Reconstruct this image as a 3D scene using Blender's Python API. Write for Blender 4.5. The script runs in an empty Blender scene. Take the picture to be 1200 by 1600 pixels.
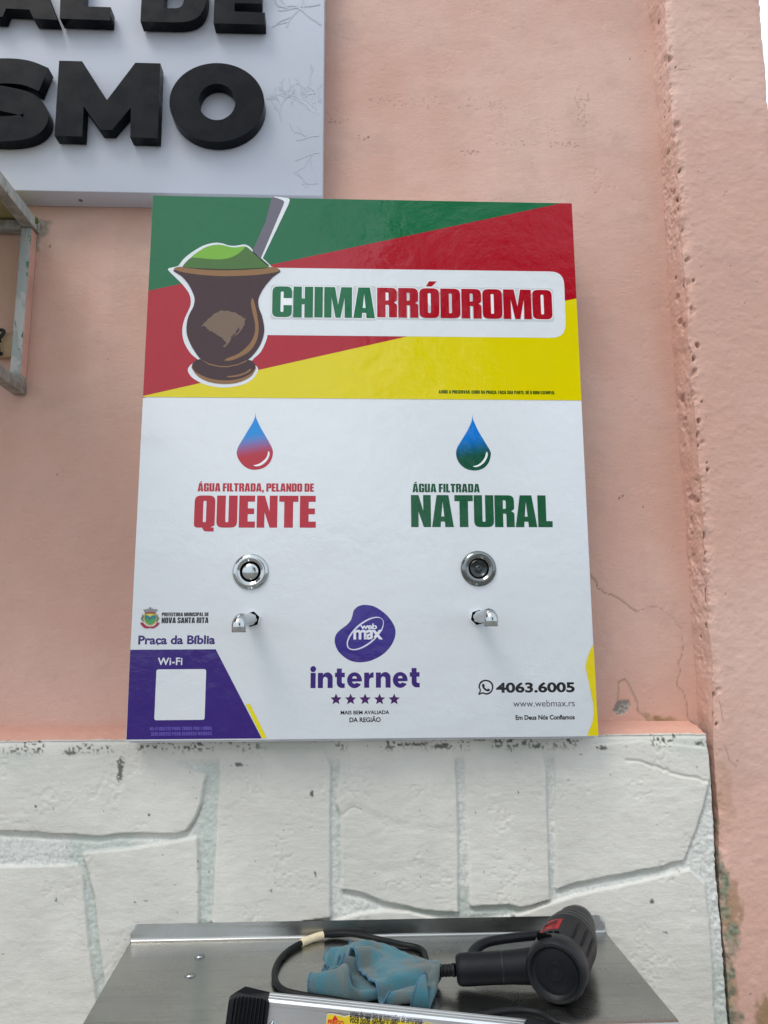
import bpy, bmesh, math, random
import numpy as np
from mathutils import Vector, Matrix

D = bpy.data
S = bpy.context.scene
COL = S.collection
random.seed(7)

# ------------------------------------------------------------------ camera, light, exposure
F = 1150.0                                   # focal length in photo pixels (1200 x 1600)
CX, CY, CZ = -0.015057, -1.131105, 0.158412  # metres; z = 0 is the bottom of the dispenser, the street is at GROUND
YAW, PITCH, ROLL = 0.0397699, 0.1596798, -0.0043457
GROUND = -1.2
fw = Vector((math.sin(YAW) * math.cos(PITCH), math.cos(YAW) * math.cos(PITCH), math.sin(PITCH)))
r0 = Vector((math.cos(YAW), -math.sin(YAW), 0)); u0 = r0.cross(fw)
rt = r0 * math.cos(ROLL) + u0 * math.sin(ROLL); up = -r0 * math.sin(ROLL) + u0 * math.cos(ROLL)
cd = D.cameras.new('camera'); cam = D.objects.new('camera', cd); COL.objects.link(cam)
cam.matrix_world = Matrix(((rt.x, up.x, -fw.x, CX), (rt.y, up.y, -fw.y, CY), (rt.z, up.z, -fw.z, CZ), (0, 0, 0, 1)))
cd.sensor_fit = 'HORIZONTAL'; cd.sensor_width = 36.0; cd.lens = 36.0 * F / 1200.0
cd.clip_start = 0.01; cd.clip_end = 500.0
S.camera = cam
S.render.resolution_x, S.render.resolution_y = 768, 1024

SUN_EL, SUN_AZ = math.radians(56), math.radians(222)   # azimuth clockwise from +Y
W = D.worlds.new('World'); S.world = W; W.use_nodes = True
nt = W.node_tree; bg = nt.nodes['Background']
sky = nt.nodes.new('ShaderNodeTexSky'); sky.sky_type = 'NISHITA'; sky.sun_disc = False
sky.sun_elevation = SUN_EL; sky.sun_rotation = SUN_AZ
sky.air_density = 1.0; sky.dust_density = 6.0; sky.ozone_density = 1.0
cloud = nt.nodes.new('ShaderNodeMix'); cloud.data_type = 'RGBA'; cloud.inputs[0].default_value = 0.82      # thin white overcast over the blue
nt.links.new(sky.outputs[0], cloud.inputs[6]); cloud.inputs[7].default_value = (8.9, 9.8, 10.9, 1)
nt.links.new(cloud.outputs[2], bg.inputs[0]); bg.inputs[1].default_value = 0.12
sl = D.lights.new('sun', 'SUN'); sun = D.objects.new('sun', sl); COL.objects.link(sun)
sl.energy = 1.2; sl.angle = math.radians(24); sl.color = (1.0, 0.94, 0.86)
sd_ = Vector((math.sin(SUN_AZ) * math.cos(SUN_EL), math.cos(SUN_AZ) * math.cos(SUN_EL), math.sin(SUN_EL)))
sun.rotation_euler = sd_.to_track_quat('Z', 'Y').to_euler(); sun.location = sd_ * 6
vs = S.view_settings; vs.view_transform = 'Standard'; vs.look = 'None'; vs.exposure = 0.32; vs.gamma = 1.0

# ------------------------------------------------------------------ geometry helpers
C0 = np.array([CX, CY, CZ]); RT = np.array(rt); UP = np.array(up); FW = np.array(fw)

def _at(px, py, ax, val):
    d = RT * ((px - 600) / F) - UP * ((py - 800) / F) + FW
    t = (val - C0[ax]) / d[ax]
    return C0 + d * t
def at(px, py, Y): return Vector(_at(px, py, 1, Y))      # photo pixel -> point of the wall-parallel plane y = Y
def atz(px, py, Z): return Vector(_at(px, py, 2, Z))     # photo pixel -> point of the level plane z = Z

def link(name, me, mat=None, parent=None, smooth=False):
    o = D.objects.new(name, me); COL.objects.link(o)
    me.name = name
    if mat is not None:
        for m in (mat if isinstance(mat, (list, tuple)) else [mat]): me.materials.append(m)
    if smooth:
        me.polygons.foreach_set('use_smooth', [True] * len(me.polygons))
    if parent is not None:
        o.parent = parent
        if parent.type == 'EMPTY': o.matrix_parent_inverse = Matrix.Translation(parent.location).inverted()
    return o

def tag(o, label=None, cat=None, group=None, kind=None):
    if label: o['label'] = label
    if cat: o['category'] = cat
    if group: o['group'] = group
    if kind: o['kind'] = kind
    return o

def thing(name, label, cat, loc, group=None, kind=None):
    o = D.objects.new(name, None); COL.objects.link(o); o.location = loc; o.empty_display_size = 0.05
    return tag(o, label, cat, group, kind)

def bm_mesh(bm, name='m'):
    bmesh.ops.recalc_face_normals(bm, faces=bm.faces)
    me = D.meshes.new(name); bm.to_mesh(me); bm.free(); return me

def auto_smooth(me, ang=40):
    me.polygons.foreach_set('use_smooth', [True] * len(me.polygons))
    bm = bmesh.new(); bm.from_mesh(me)
    for e in bm.edges:
        if len(e.link_faces) == 2 and e.calc_face_angle(0) > math.radians(ang): e.smooth = False
    bm.to_mesh(me); bm.free(); return me

def box_mesh(lo, hi, bev=0.0, seg=2):
    bm = bmesh.new(); bmesh.ops.create_cube(bm, size=1.0)
    lo, hi = Vector(lo), Vector(hi)
    for v in bm.verts: v.co = Vector([(lo[i] + hi[i]) / 2 + v.co[i] * (hi[i] - lo[i]) for i in range(3)])
    if bev: bmesh.ops.bevel(bm, geom=bm.edges[:], offset=bev, segments=seg, affect='EDGES', profile=0.5)
    return auto_smooth(bm_mesh(bm), 50)

def bar_mesh(a, b, w, h, upv=(0, 0, 1), bev=0.001):
    a, b = Vector(a), Vector(b); d = (b - a); L = d.length; d.normalize()
    s = d.cross(Vector(upv)).normalized(); u = s.cross(d)
    me = box_mesh((0, -w / 2, -h / 2), (L, w / 2, h / 2), bev)
    M = Matrix(((d.x, s.x, u.x, a.x), (d.y, s.y, u.y, a.y), (d.z, s.z, u.z, a.z), (0, 0, 0, 1)))
    me.transform(M)
    if M.to_3x3().determinant() < 0: me.flip_normals()
    return me

def lathe(profile, origin, axis, seg=48, refv=(0, 0, 1)):
    """profile: list of (t along axis, radius)."""
    a = Vector(axis).normalized(); s = a.cross(Vector(refv)).normalized(); u = s.cross(a); o = Vector(origin)
    bm = bmesh.new(); rings = []
    for t, r in profile:
        if r < 1e-6: rings.append([bm.verts.new(o + a * t)]); continue
        rings.append([bm.verts.new(o + a * t + (s * math.cos(2 * math.pi * k / seg) + u * math.sin(2 * math.pi * k / seg)) * r) for k in range(seg)])
    for A, B in zip(rings, rings[1:]):
        for k in range(seg):
            k2 = (k + 1) % seg
            if len(A) == 1 and len(B) == 1: continue
            if len(A) == 1: bm.faces.new((A[0], B[k], B[k2]))
            elif len(B) == 1: bm.faces.new((A[k], B[0], A[k2]))
            else: bm.faces.new((A[k], B[k], B[k2], A[k2]))
    return auto_smooth(bm_mesh(bm), 35)

def catmull(P, n=8, closed=False):
    P = [Vector(p) for p in P]; out = []; m = len(P)
    rng = range(m) if closed else range(m - 1)
    for i in rng:
        if closed: p0, p1, p2, p3 = P[i - 1], P[i], P[(i + 1) % m], P[(i + 2) % m]
        else: p0, p1, p2, p3 = P[max(i - 1, 0)], P[i], P[i + 1], P[min(i + 2, m - 1)]
        for k in range(n):
            t = k / n
            out.append(0.5 * ((2 * p1) + (p2 - p0) * t + (2 * p0 - 5 * p1 + 4 * p2 - p3) * t * t + (3 * p1 - p0 - 3 * p2 + p3) * t ** 3))
    if not closed: out.append(P[-1])
    return out

def sweep(pts, radii, seg=14, flat=1.0, cap=True, refv=(0, 0, 1)):
    pts = [Vector(p) for p in pts]; n = len(pts)
    if not hasattr(radii, '__len__'): radii = [radii] * n
    bm = bmesh.new(); rings = []; prev = None
    for i, p in enumerate(pts):
        t = (pts[min(i + 1, n - 1)] - pts[max(i - 1, 0)]).normalized()
        if prev is None:
            s = t.cross(Vector(refv))
            if s.length < 1e-4: s = t.cross(Vector((0, 1, 0)))
            s.normalize()
        else:
            s = (prev - t * prev.dot(t)).normalized()
        prev = s; u = s.cross(t)
        rings.append([bm.verts.new(p + s * math.cos(2 * math.pi * k / seg) * radii[i] + u * math.sin(2 * math.pi * k / seg) * radii[i] * flat) for k in range(seg)])
    for A, B in zip(rings, rings[1:]):
        for k in range(seg): bm.faces.new((A[k], B[k], B[(k + 1) % seg], A[(k + 1) % seg]))
    if cap: bm.faces.new(rings[0]); bm.faces.new(rings[-1])
    return auto_smooth(bm_mesh(bm), 50)

def fill_mesh(loops, half=0.0):
    """2-D closed loops (x, y) -> filled flat mesh with holes, extruded +-half along local z."""
    c = D.curves.new('tmp', 'CURVE'); c.dimensions = '2D'; c.fill_mode = 'BOTH'; c.extrude = half
    for L in loops:
        sp = c.splines.new('POLY'); sp.points.add(len(L) - 1); sp.use_cyclic_u = True
        for p, q in zip(sp.points, L): p.co = (q[0], q[1], 0, 1)
    o = D.objects.new('tmp', c); me = D.meshes.new_from_object(o)
    D.objects.remove(o); D.curves.remove(c); return me

def frame_matrix(o, ex, ey, ez):
    o, ex, ey, ez = map(Vector, (o, ex, ey, ez))
    return Matrix(((ex.x, ey.x, ez.x, o.x), (ex.y, ey.y, ez.y, o.y), (ex.z, ey.z, ez.z, o.z), (0, 0, 0, 1)))
def wall_frame(Y): return frame_matrix((0, Y, 0), (1, 0, 0), (0, 0, 1), (0, -1, 0))

def fillet(pts, n=7):
    """polygon of (x, y[, r]) -> rounded outline."""
    out = []; m = len(pts)
    for i, p in enumerate(pts):
        r = p[2] if len(p) > 2 else 0
        P = Vector(p[:2])
        if r <= 0: out.append(P); continue
        a = Vector(pts[i - 1][:2]) - P; b = Vector(pts[(i + 1) % m][:2]) - P
        la, lb = a.length, b.length; a.normalize(); b.normalize()
        ang = a.angle(b); t = min(r / math.tan(ang / 2), la * .499, lb * .499)
        A = P + a * t; B = P + b * t
        for k in range(n + 1):
            s = k / n; w = 0.5 * 2 * 1.0
            out.append((A * (1 - s) ** 2 + P * 2 * s * (1 - s) * 1.18 + B * s * s) / ((1 - s) ** 2 + 2 * s * (1 - s) * 1.18 + s * s))
    return out

def grid_mesh(Px, Py, Pz, attrs=None):
    """numpy arrays (rows, cols) -> quad mesh with float point attributes."""
    R_, C_ = Px.shape; n = R_ * C_
    me = D.meshes.new('grid')
    me.vertices.add(n)
    me.vertices.foreach_set('co', np.stack([Px.ravel(), Py.ravel(), Pz.ravel()], 1).astype(np.float32).ravel())
    idx = np.arange(n).reshape(R_, C_)
    q = np.stack([idx[:-1, :-1], idx[:-1, 1:], idx[1:, 1:], idx[1:, :-1]], -1).reshape(-1, 4)
    me.loops.add(q.size); me.loops.foreach_set('vertex_index', q.ravel().astype(np.int32))
    me.polygons.add(len(q)); me.polygons.foreach_set('loop_start', (np.arange(len(q)) * 4).astype(np.int32))
    me.polygons.foreach_set('use_smooth', np.ones(len(q), bool))
    me.update(calc_edges=True)
    for k, v in (attrs or {}).items():
        a = me.attributes.new(k, 'FLOAT', 'POINT'); a.data.foreach_set('value', np.clip(v, -10, 10).astype(np.float32).ravel())
    return me

# ------------------------------------------------------------------ numpy noise
def _hash(ix, iy, seed):
    h = (ix.astype(np.int64) * 374761393 + iy.astype(np.int64) * 668265263 + seed * 2147483647) & 0xffffffff
    h = ((h ^ (h >> 13)) * 1274126177) & 0xffffffff
    h = ((h ^ (h >> 16)) * 2246822519) & 0xffffffff
    return ((h ^ (h >> 15)) & 0xffff) / 65535.0
def vn(x, y, seed=0):
    ix = np.floor(x); iy = np.floor(y); fx = x - ix; fy = y - iy
    fx = fx * fx * fx * (fx * (fx * 6 - 15) + 10); fy = fy * fy * fy * (fy * (fy * 6 - 15) + 10)
    a = _hash(ix, iy, seed); b = _hash(ix + 1, iy, seed); c = _hash(ix, iy + 1, seed); d = _hash(ix + 1, iy + 1, seed)
    return (a + (b - a) * fx) * (1 - fy) + (c + (d - c) * fx) * fy
def fbm(x, y, oct=4, seed=0, gain=.5):
    s = 0; a = 1; t = 0
    for o in range(oct):
        s = s + a * vn(x * 2 ** o + 17.3 * o, y * 2 ** o - 9.1 * o, seed + o); t += a; a *= gain
    return s / t - .5
def sstep(a, b, x):
    t = np.clip((x - a) / (b - a), 0, 1); return t * t * (3 - 2 * t)
def seg_dist(x, z, P):
    d = np.full(x.shape, 1e9)
    for (ax, az), (bx, bz) in zip(P, P[1:]):
        dx, dz = bx - ax, bz - az; L = dx * dx + dz * dz + 1e-12
        t = np.clip(((x - ax) * dx + (z - az) * dz) / L, 0, 1)
        d = np.minimum(d, np.hypot(x - ax - t * dx, z - az - t * dz))
    return d
def poly_sd(x, z, P):
    """signed distance to a polygon, positive inside."""
    d = seg_dist(x, z, P + P[:1]); ins = np.zeros(x.shape, bool)
    for (ax, az), (bx, bz) in zip(P, P[1:] + P[:1]):
        if az == bz: continue
        c = ((az > z) != (bz > z)) & (x < (bx - ax) * (z - az) / (bz - az) + ax)
        ins ^= c
    return np.where(ins, d, -d)
def proj_xz(P, Y): return [(lambda v: (v.x, v.z))(at(a, b, Y)) for a, b in P]

# ------------------------------------------------------------------ materials
def lin(r, g, b):
    f = lambda c: (c / 255) / 12.92 if c <= 10.3 else ((c / 255 + .055) / 1.055) ** 2.4
    return (f(r), f(g), f(b), 1)

class NT:
    def __init__(s, name):
        s.m = D.materials.new(name); s.m.use_nodes = True; s.t = s.m.node_tree; s.n = s.t.nodes; s.l = s.t.links
        s.b = s.n['Principled BSDF']; s._pos = None
    def new(s, k, **kw):
        n = s.n.new(k)
        for a, v in kw.items(): setattr(n, a, v)
        return n
    def pos(s, scale=(1, 1, 1), rot=(0, 0, 0)):
        if s._pos is None: s._pos = s.new('ShaderNodeNewGeometry').outputs['Position']
        m = s.new('ShaderNodeMapping'); m.inputs['Scale'].default_value = scale; m.inputs['Rotation'].default_value = rot
        s.l.new(s._pos, m.inputs[0]); return m.outputs[0]
    def noise(s, scale, detail=4, rough=.55, stretch=(1, 1, 1), rot=(0, 0, 0)):
        n = s.new('ShaderNodeTexNoise'); n.inputs['Scale'].default_value = scale; n.inputs['Detail'].default_value = detail
        n.inputs['Roughness'].default_value = rough; s.l.new(s.pos(stretch, rot), n.inputs['Vector']); return n.outputs['Fac']
    def ramp(s, fac, lo, hi, a=0.0, b=1.0):
        n = s.new('ShaderNodeMapRange'); n.interpolation_type = 'SMOOTHSTEP'
        for k, v in zip(('From Min', 'From Max', 'To Min', 'To Max'), (lo, hi, a, b)): n.inputs[k].default_value = v
        s.l.new(fac, n.inputs['Value']); return n.outputs[0]
    def mix(s, fac, a, b):
        n = s.new('ShaderNodeMix', data_type='RGBA')
        for sock, v in ((n.inputs[0], fac), (n.inputs[6], a), (n.inputs[7], b)):
            if isinstance(v, (tuple, list, float, int)): sock.default_value = v
            else: s.l.new(v, sock)
        return n.outputs[2]
    def math(s, op, a, b=0.0):
        n = s.new('ShaderNodeMath', operation=op)
        for sock, v in ((n.inputs[0], a), (n.inputs[1], b)):
            if isinstance(v, (float, int)): sock.default_value = v
            else: s.l.new(v, sock)
        return n.outputs[0]
    def attr(s, name): return s.new('ShaderNodeAttribute', attribute_name=name).outputs['Fac']
    def bump(s, h, dist, strength=1.0, prev=None):
        n = s.new('ShaderNodeBump'); n.inputs['Strength'].default_value = strength; n.inputs['Distance'].default_value = dist
        s.l.new(h, n.inputs['Height'])
        if prev is not None: s.l.new(prev, n.inputs['Normal'])
        return n.outputs[0]
    def done(s, color=None, rough=None, metal=None, normal=None, **kw):
        for k, v in (('Base Color', color), ('Roughness', rough), ('Metallic', metal), ('Normal', normal)):
            if v is None: continue
            if isinstance(v, (tuple, list, float, int)): s.b.inputs[k].default_value = v
            else: s.l.new(v, s.b.inputs[k])
        for k, v in kw.items(): s.b.inputs[k.replace('_', ' ')].default_value = v
        return s.m

def plain(name, c, rough=.5, metal=0.0, bscale=0, bdist=0.0, var=.06, **kw):
    n = NT(name); col = lin(*c)
    f = n.noise(14, 5, .6)
    c2 = tuple(max(0, x * (1 - 2.2 * var)) for x in col[:3]) + (1,); c3 = tuple(min(1, x * (1 + 2.2 * var)) for x in col[:3]) + (1,)
    base = n.mix(n.ramp(f, .3, .7), c2, c3)
    rr = n.ramp(n.noise(30, 4), .3, .7, max(.02, rough - .06), min(1, rough + .06))
    nm = n.bump(n.noise(bscale, 4), bdist) if bscale else None
    return n.done(base, rr, metal, nm, **kw)

VINYL = {}
def vinyl(c, name=None, grad=None):
    """glossy printed film on the dispenser; the same ripples run through every colour of the print"""
    key = (c, grad)
    if key in VINYL: return VINYL[key]
    n = NT(name or 'printed_vinyl_film')
    col = lin(*c)
    if grad:
        c2, z0, z1 = grad
        sep = n.new('ShaderNodeSeparateXYZ'); n.l.new(n.pos(), sep.inputs[0])
        zz = n.math('ADD', sep.outputs[2], n.math('MULTIPLY', sep.outputs[0], -.18))
        col = n.mix(n.ramp(zz, z0, z1), lin(*c2), col)
    wav = n.noise(5.5, 2, .5)
    grain = n.noise(260, 3, .6)
    patch = n.ramp(n.noise(7, 4, .6), .46, .60)
    b1 = n.bump(wav, .006, .55)
    b2 = n.bump(n.math('MULTIPLY', grain, patch), .0006, .5, b1)
    b3 = n.bump(n.noise(45, 3, .5), .0014, .5, b2)
    rough = n.ramp(n.noise(9, 4, .6), .35, .65, .06, .15)
    VINYL[key] = n.done(col, rough, 0.0, b3, IOR=1.5)
    return VINYL[key]

M_chrome = plain('polished_chrome', (178, 183, 183), .07, 1.0, 0, 0, .03)
M_dchrome = plain('dull_dark_chrome', (118, 122, 121), .14, 1.0, 0, 0, .06)
M_darkhole = plain('dark_gap', (5, 5, 6), .7, Specular_IOR_Level=.05)
M_black_plastic = plain('black_plastic', (19, 21, 24), .45, 0, 700, .0004, .08, Specular_IOR_Level=.2)
M_rubber = plain('black_rubber', (18, 20, 22), .5, 0, 300, .0003, .08, Specular_IOR_Level=.22)

def mat_wall(name, pil=False):
    n = NT(name)
    a = lin(192, 151, 135); b = lin(203, 169, 155); c = lin(180, 147, 134)
    base = n.mix(n.ramp(n.noise(2.2, 5, .6), .35, .65), a, b)
    base = n.mix(n.ramp(n.noise(9, 6, .65), .48, .72, 0, .55), base, c)
    base = n.mix(n.math('MULTIPLY', n.attr('fresh'), .8), base, lin(205, 159, 141))
    base = n.mix(n.ramp(n.noise(420, 2, .5), .72, .80, 0, .4), base, lin(140, 104, 92))
    base = n.mix(n.attr('stain'), base, lin(139, 112, 76))
    base = n.mix(n.attr('moss'), base, n.mix(n.ramp(n.noise(160, 3), .4, .6), lin(72, 96, 76), lin(122, 132, 112)))
    base = n.mix(n.attr('chip'), base, n.mix(n.ramp(n.noise(220, 3), .4, .6), lin(120, 115, 106), lin(160, 156, 148)))
    base = n.mix(n.attr('crack'), base, lin(86, 62, 54))
    fine = n.noise(520, 4, .6)
    stroke = n.noise(95, 5, .65, (.5, 1, 1.5))
    nm = n.bump(stroke, .0013, .45)
    nm = n.bump(n.noise(240, 4, .6), .0010, .55, nm)
    nm = n.bump(fine, .0006, .6, nm)
    return n.done(base, n.ramp(n.noise(12, 3), .3, .7, .55, .75), 0.0, nm)

def mat_plinth():
    n = NT('whitewashed_stone_and_mortar')
    a = lin(211, 209, 200); b = lin(198, 196, 188)
    base = n.mix(n.ramp(n.noise(6, 5, .6), .35, .65), a, b)
    joint = n.mix(n.ramp(n.noise(240, 3, .6), .38, .62), lin(194, 196, 190), lin(210, 210, 204))
    base = n.mix(n.attr('mortar'), base, joint)
    base = n.mix(n.math('MULTIPLY', n.attr('green'), .55), base, lin(156, 172, 162))
    base = n.mix(n.attr('pink'), base, lin(205, 158, 140))
    base = n.mix(n.attr('dirt'), base, lin(62, 62, 52))
    nm = n.bump(n.noise(60, 6, .65, (.5, 1, 1.6)), .0022, .5)
    nm = n.bump(n.noise(480, 3, .6), .0008, .6, nm)
    return n.done(base, .62, 0.0, nm)

# ------------------------------------------------------------------ the street floor
n_ = NT('grey_paving')
g_ = n_.mix(n_.ramp(n_.noise(3, 5, .6), .3, .7), lin(118, 115, 110), lin(150, 146, 140))
floor = link('pavement', box_mesh((-60, -90, GROUND - .1), (60, 6, GROUND)), n_.done(g_, .8, 0., n_.bump(n_.noise(60, 4), .004)))
tag(floor, kind='structure')

# ------------------------------------------------------------------ unseen tree, added only as a dark reflection for the glossy cabinet
tree = thing('added_reflection_tree', 'unseen leafy tree added behind the camera to give the glossy cabinet a dark reflection', 'tree', (3.4, -9.5, GROUND))
tr_ = random.Random(21)
link('trunk', sweep([(3.4, -9.5, GROUND - .02), (3.45, -9.5, .2), (3.3, -9.45, 1.6), (3.4, -9.6, 3.9)], [.22, .17, .14, .06], 14), plain('grey_bark', (92, 80, 68), .9, 0, 20, .02, .1), tree)
bm = bmesh.new()
for k in range(210):
    c = Vector((3.0 + tr_.gauss(0, 1.25), -9.5 + tr_.gauss(0, 1.0), 4.0 + tr_.gauss(0, 1.75)))
    if c.z < .6: continue
    for _ in range(48):
        p = c + Vector((tr_.gauss(0, .27), tr_.gauss(0, .27), tr_.gauss(0, .22))); d1 = Vector((tr_.uniform(-1, 1), tr_.uniform(-1, 1), tr_.uniform(-1, 1))).normalized(); d2 = d1.orthogonal().normalized()
        L_ = tr_.uniform(.07, .13); bm.faces.new([bm.verts.new(p + d1 * L_ * a + d2 * L_ * .45 * b) for a, b in ((-1, 0), (0, 1), (1, 0), (0, -1))])
me = D.meshes.new('c'); bm.to_mesh(me); bm.free()
link('crown', me, plain('dark_green_leaves', (58, 82, 44), .6, var=.15), tree)

# ------------------------------------------------------------------ pink stucco wall (relief modelled)
WALL_Y, PIL_Y, PLINTH_Y = 0.10, 0.045, 0.040
SEAM = [(1006, -80), (1010, 0), (1019, 50), (1022, 130), (1027, 175), (1031, 250), (1036, 325), (1042, 431), (1045, 478), (1051, 556), (1056, 650),
        (1064, 744), (1070, 822), (1075, 893), (1077, 947), (1083, 1013), (1087, 1093), (1091, 1141), (1096, 1230), (1104, 1400), (1116, 1600)]
CORN = [(1033, -80), (1038, 0), (1047, 120), (1052, 200), (1062, 312), (1071, 420), (1077, 500), (1083, 587), (1088, 634), (1095, 712), (1100, 822),
        (1106, 930), (1109, 973), (1114, 1040), (1116, 1100), (1118, 1160), (1121, 1230), (1128, 1400), (1143, 1600)]
PRIGHT = [(1181, -80), (1187, 0), (1193, 75), (1198, 125), (1202, 175), (1211, 300), (1216, 420), (1260, 900), (1310, 1600)]
def curve_x(P, Y):
    q = sorted([(at(a, b, Y).z, at(a, b, Y).x) for a, b in P]); z = np.array([p[0] for p in q]); x = np.array([p[1] for p in q])
    return lambda zz: np.interp(zz, z, x)
seam_x, corn_x, pright_x = curve_x(SEAM, WALL_Y), curve_x(CORN, PIL_Y), curve_x(PRIGHT, PIL_Y)

M_wall = mat_wall('pink_stucco')
xs = np.concatenate([np.linspace(-2.2, -.72, 40)[:-1], np.arange(-.72, .60, .0023)])
zs = np.concatenate([[GROUND], np.linspace(-1.1, -.06, 20), np.arange(-.05, 1.40, .0023), np.linspace(1.42, 2.4, 30)])
X, Z = np.meshgrid(xs, zs)
h = .0016 * fbm(X * 9, Z * 9, 3, 3) + .0006 * fbm(X * 34, Z * 60, 3, 11) + .00035 * fbm(X * 180, Z * 240, 3, 19)
pits = sstep(.86, .95, vn(X * 260, Z * 260, 31) * vn(X * 30, Z * 30, 33) * 1.35); h -= .0005 * pits
# settlement cracks beside the dispenser
def jag(P, amp, seed):
    r = random.Random(seed); out = []
    for (ax, ay), (bx, by) in zip(P, P[1:]):
        m = max(2, int(math.hypot(bx - ax, by - ay) / 6))
        for k in range(m): out.append((ax + (bx - ax) * k / m + r.uniform(-amp, amp), ay + (by - ay) * k / m + r.uniform(-amp, amp)))
    out.append(P[-1]); return out
cr1 = jag([(905, 880), (922, 898), (932, 912), (935, 919), (945, 927), (957, 930), (968, 936), (975, 941), (985, 950), (995, 956)], 1.1, 1)
cr2 = jag([(995, 956), (1006, 952), (1016, 948), (1030, 949), (1042, 958), (1052, 966), (1058, 974), (1065, 982)], .9, 2)
cr3 = jag([(1067, 996), (1068, 1008), (1067, 1022), (1060, 1035), (1063, 1050), (1058, 1064), (1058, 1072), (1068, 1082), (1073, 1098), (1073, 1115), (1078, 1127), (1086, 1134)], .8, 3)
crack = np.zeros_like(X)
m = (X > .25) & (Z < .35)
for P, w, s in ((cr1, .0007, .62), (cr2, .0005, .32), (cr3, .0006, .42)):
    d = seg_dist(X[m], Z[m], proj_xz(P, WALL_Y)); c = s * (1 - sstep(w * .6, w * 2.2, d)); crack[m] = np.maximum(crack[m], c)
h -= .0016 * crack
# flaked plaster: a grey hole inside a shallow missing paint layer, and an olive damp patch
chip = np.zeros_like(X); fresh = np.zeros_like(X); stain = np.zeros_like(X); moss = np.zeros_like(X)
wob = .0022 * fbm(X * 130, Z * 130, 3, 51)[m]
hole = poly_sd(X[m], Z[m], proj_xz([(966, 1094), (976, 1093), (984, 1093), (986, 1102), (982, 1112), (972, 1117), (964, 1117), (957, 1112), (960, 1103)], WALL_Y)) + wob
flake = poly_sd(X[m], Z[m], proj_xz([(966, 1066), (976, 1060), (984, 1070), (990, 1084), (997, 1098), (997, 1110), (1008, 1120), (1018, 1134), (1016, 1142), (985, 1140), (960, 1132), (952, 1120), (958, 1108), (966, 1092)], WALL_Y)) + wob
damp = poly_sd(X[m], Z[m], proj_xz([(1000, 1108), (1020, 1116), (1050, 1118), (1072, 1126), (1090, 1136), (1060, 1140), (1030, 1142), (1018, 1136)], WALL_Y)) + 2.2 * wob
chip[m] = sstep(-.0002, .0012, hole); h[m] -= .003 * sstep(-.0005, .0022, hole) + .0013 * sstep(0, .002, flake) * (1 - chip[m])
rim = sstep(-.0014, 0, flake) * (1 - sstep(.0006, .0022, flake)) * (X[m] > .415); moss[m] = rim * .55
fresh[m] = .9 * sstep(0, .002, flake)
stain[m] = sstep(-.001, .006, damp) * (.35 + .9 * np.clip(vn(X[m] * 190, Z[m] * 190, 61), 0, 1)) * .9
# pale overpainted band at the foot of the wall, dust lines and small marks higher up
fresh = np.maximum(fresh, sstep(.030, .012, Z + .01 * fbm(X * 25, Z * 5, 3, 71)) * .8)
gr_ = sstep(.52, .70, vn(X * 22 + .3 * vn(X * 60, Z * 8, 91), Z * 1.6, 93)) * sstep(.30, .75, Z) * sstep(1.3, .86, Z) * .10
stain = np.maximum(stain, gr_)
fresh = np.maximum(fresh, sstep(.55, .1, Z) * (.35 + .5 * fbm(X * 4, Z * 4, 3, 73)))
for px, py, w, hh, dens in ((520, 188, 60, 4, .6), (700, 160, 150, 14, .22), (845, 225, 80, 8, .4), (820, 195, 60, 40, .12), (565, 215, 14, 5, .6), (735, 238, 20, 6, .5), (910, 165, 14, 40, .35)):
    q = at(px, py, WALL_Y); sc_ = .00105
    mk = np.exp(-((X - q.x) / (w * sc_)) ** 2 - ((Z - q.z) / (hh * sc_)) ** 2) > .35
    crack[mk] = np.maximum(crack[mk], dens * (vn(X[mk] * 300, Z[mk] * 300, int(px)) > .78))
for px, py, w in ((78, 385, 2.2), (930, 300, 1.6), (968, 778, 2.0), (973, 775, 1.6), (1005, 792, 1.4), (560, 212, 1.5), (90, 742, 1.2), (170, 560, 1.2), (985, 92, 1.4), (990, 105, 1.2), (1008, 80, 1.2)):
    q = at(px, py, WALL_Y); crack = np.maximum(crack, .9 * (1 - sstep(w * .0006, w * .0011, np.hypot(X - q.x, (Z - q.z) * .7))))
# grey-green cement smear where the cage is set into the wall
q = proj_xz([(60, 343), (80, 346), (76, 366), (65, 372), (62, 392), (54, 388), (56, 360)], WALL_Y)
mL = (X < -.45) & (Z > .7)
sm = sstep(-.004, .003, poly_sd(X[mL], Z[mL], q) + .004 * fbm(X[mL] * 120, Z[mL] * 120, 3, 81)); moss[mL] = np.maximum(moss[mL], sm * .55); h[mL] += .003 * sm
# the yellowish, weathered paint left of the cage post
ql = at(38, 480, WALL_Y).x
stain = np.maximum(stain, sstep(ql + .002, ql - .03, X) * .30 * sstep(.55, .6, Z) * sstep(.9, .86, Z))
wall = link('stucco_wall', grid_mesh(X, WALL_Y - h, Z, {'crack': crack, 'chip': chip, 'fresh': fresh, 'stain': np.clip(stain, 0, 1), 'moss': moss}), M_wall)
tag(wall, 'flat pink stucco wall behind the dispenser, cracked near its lower right corner', 'wall')

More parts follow.
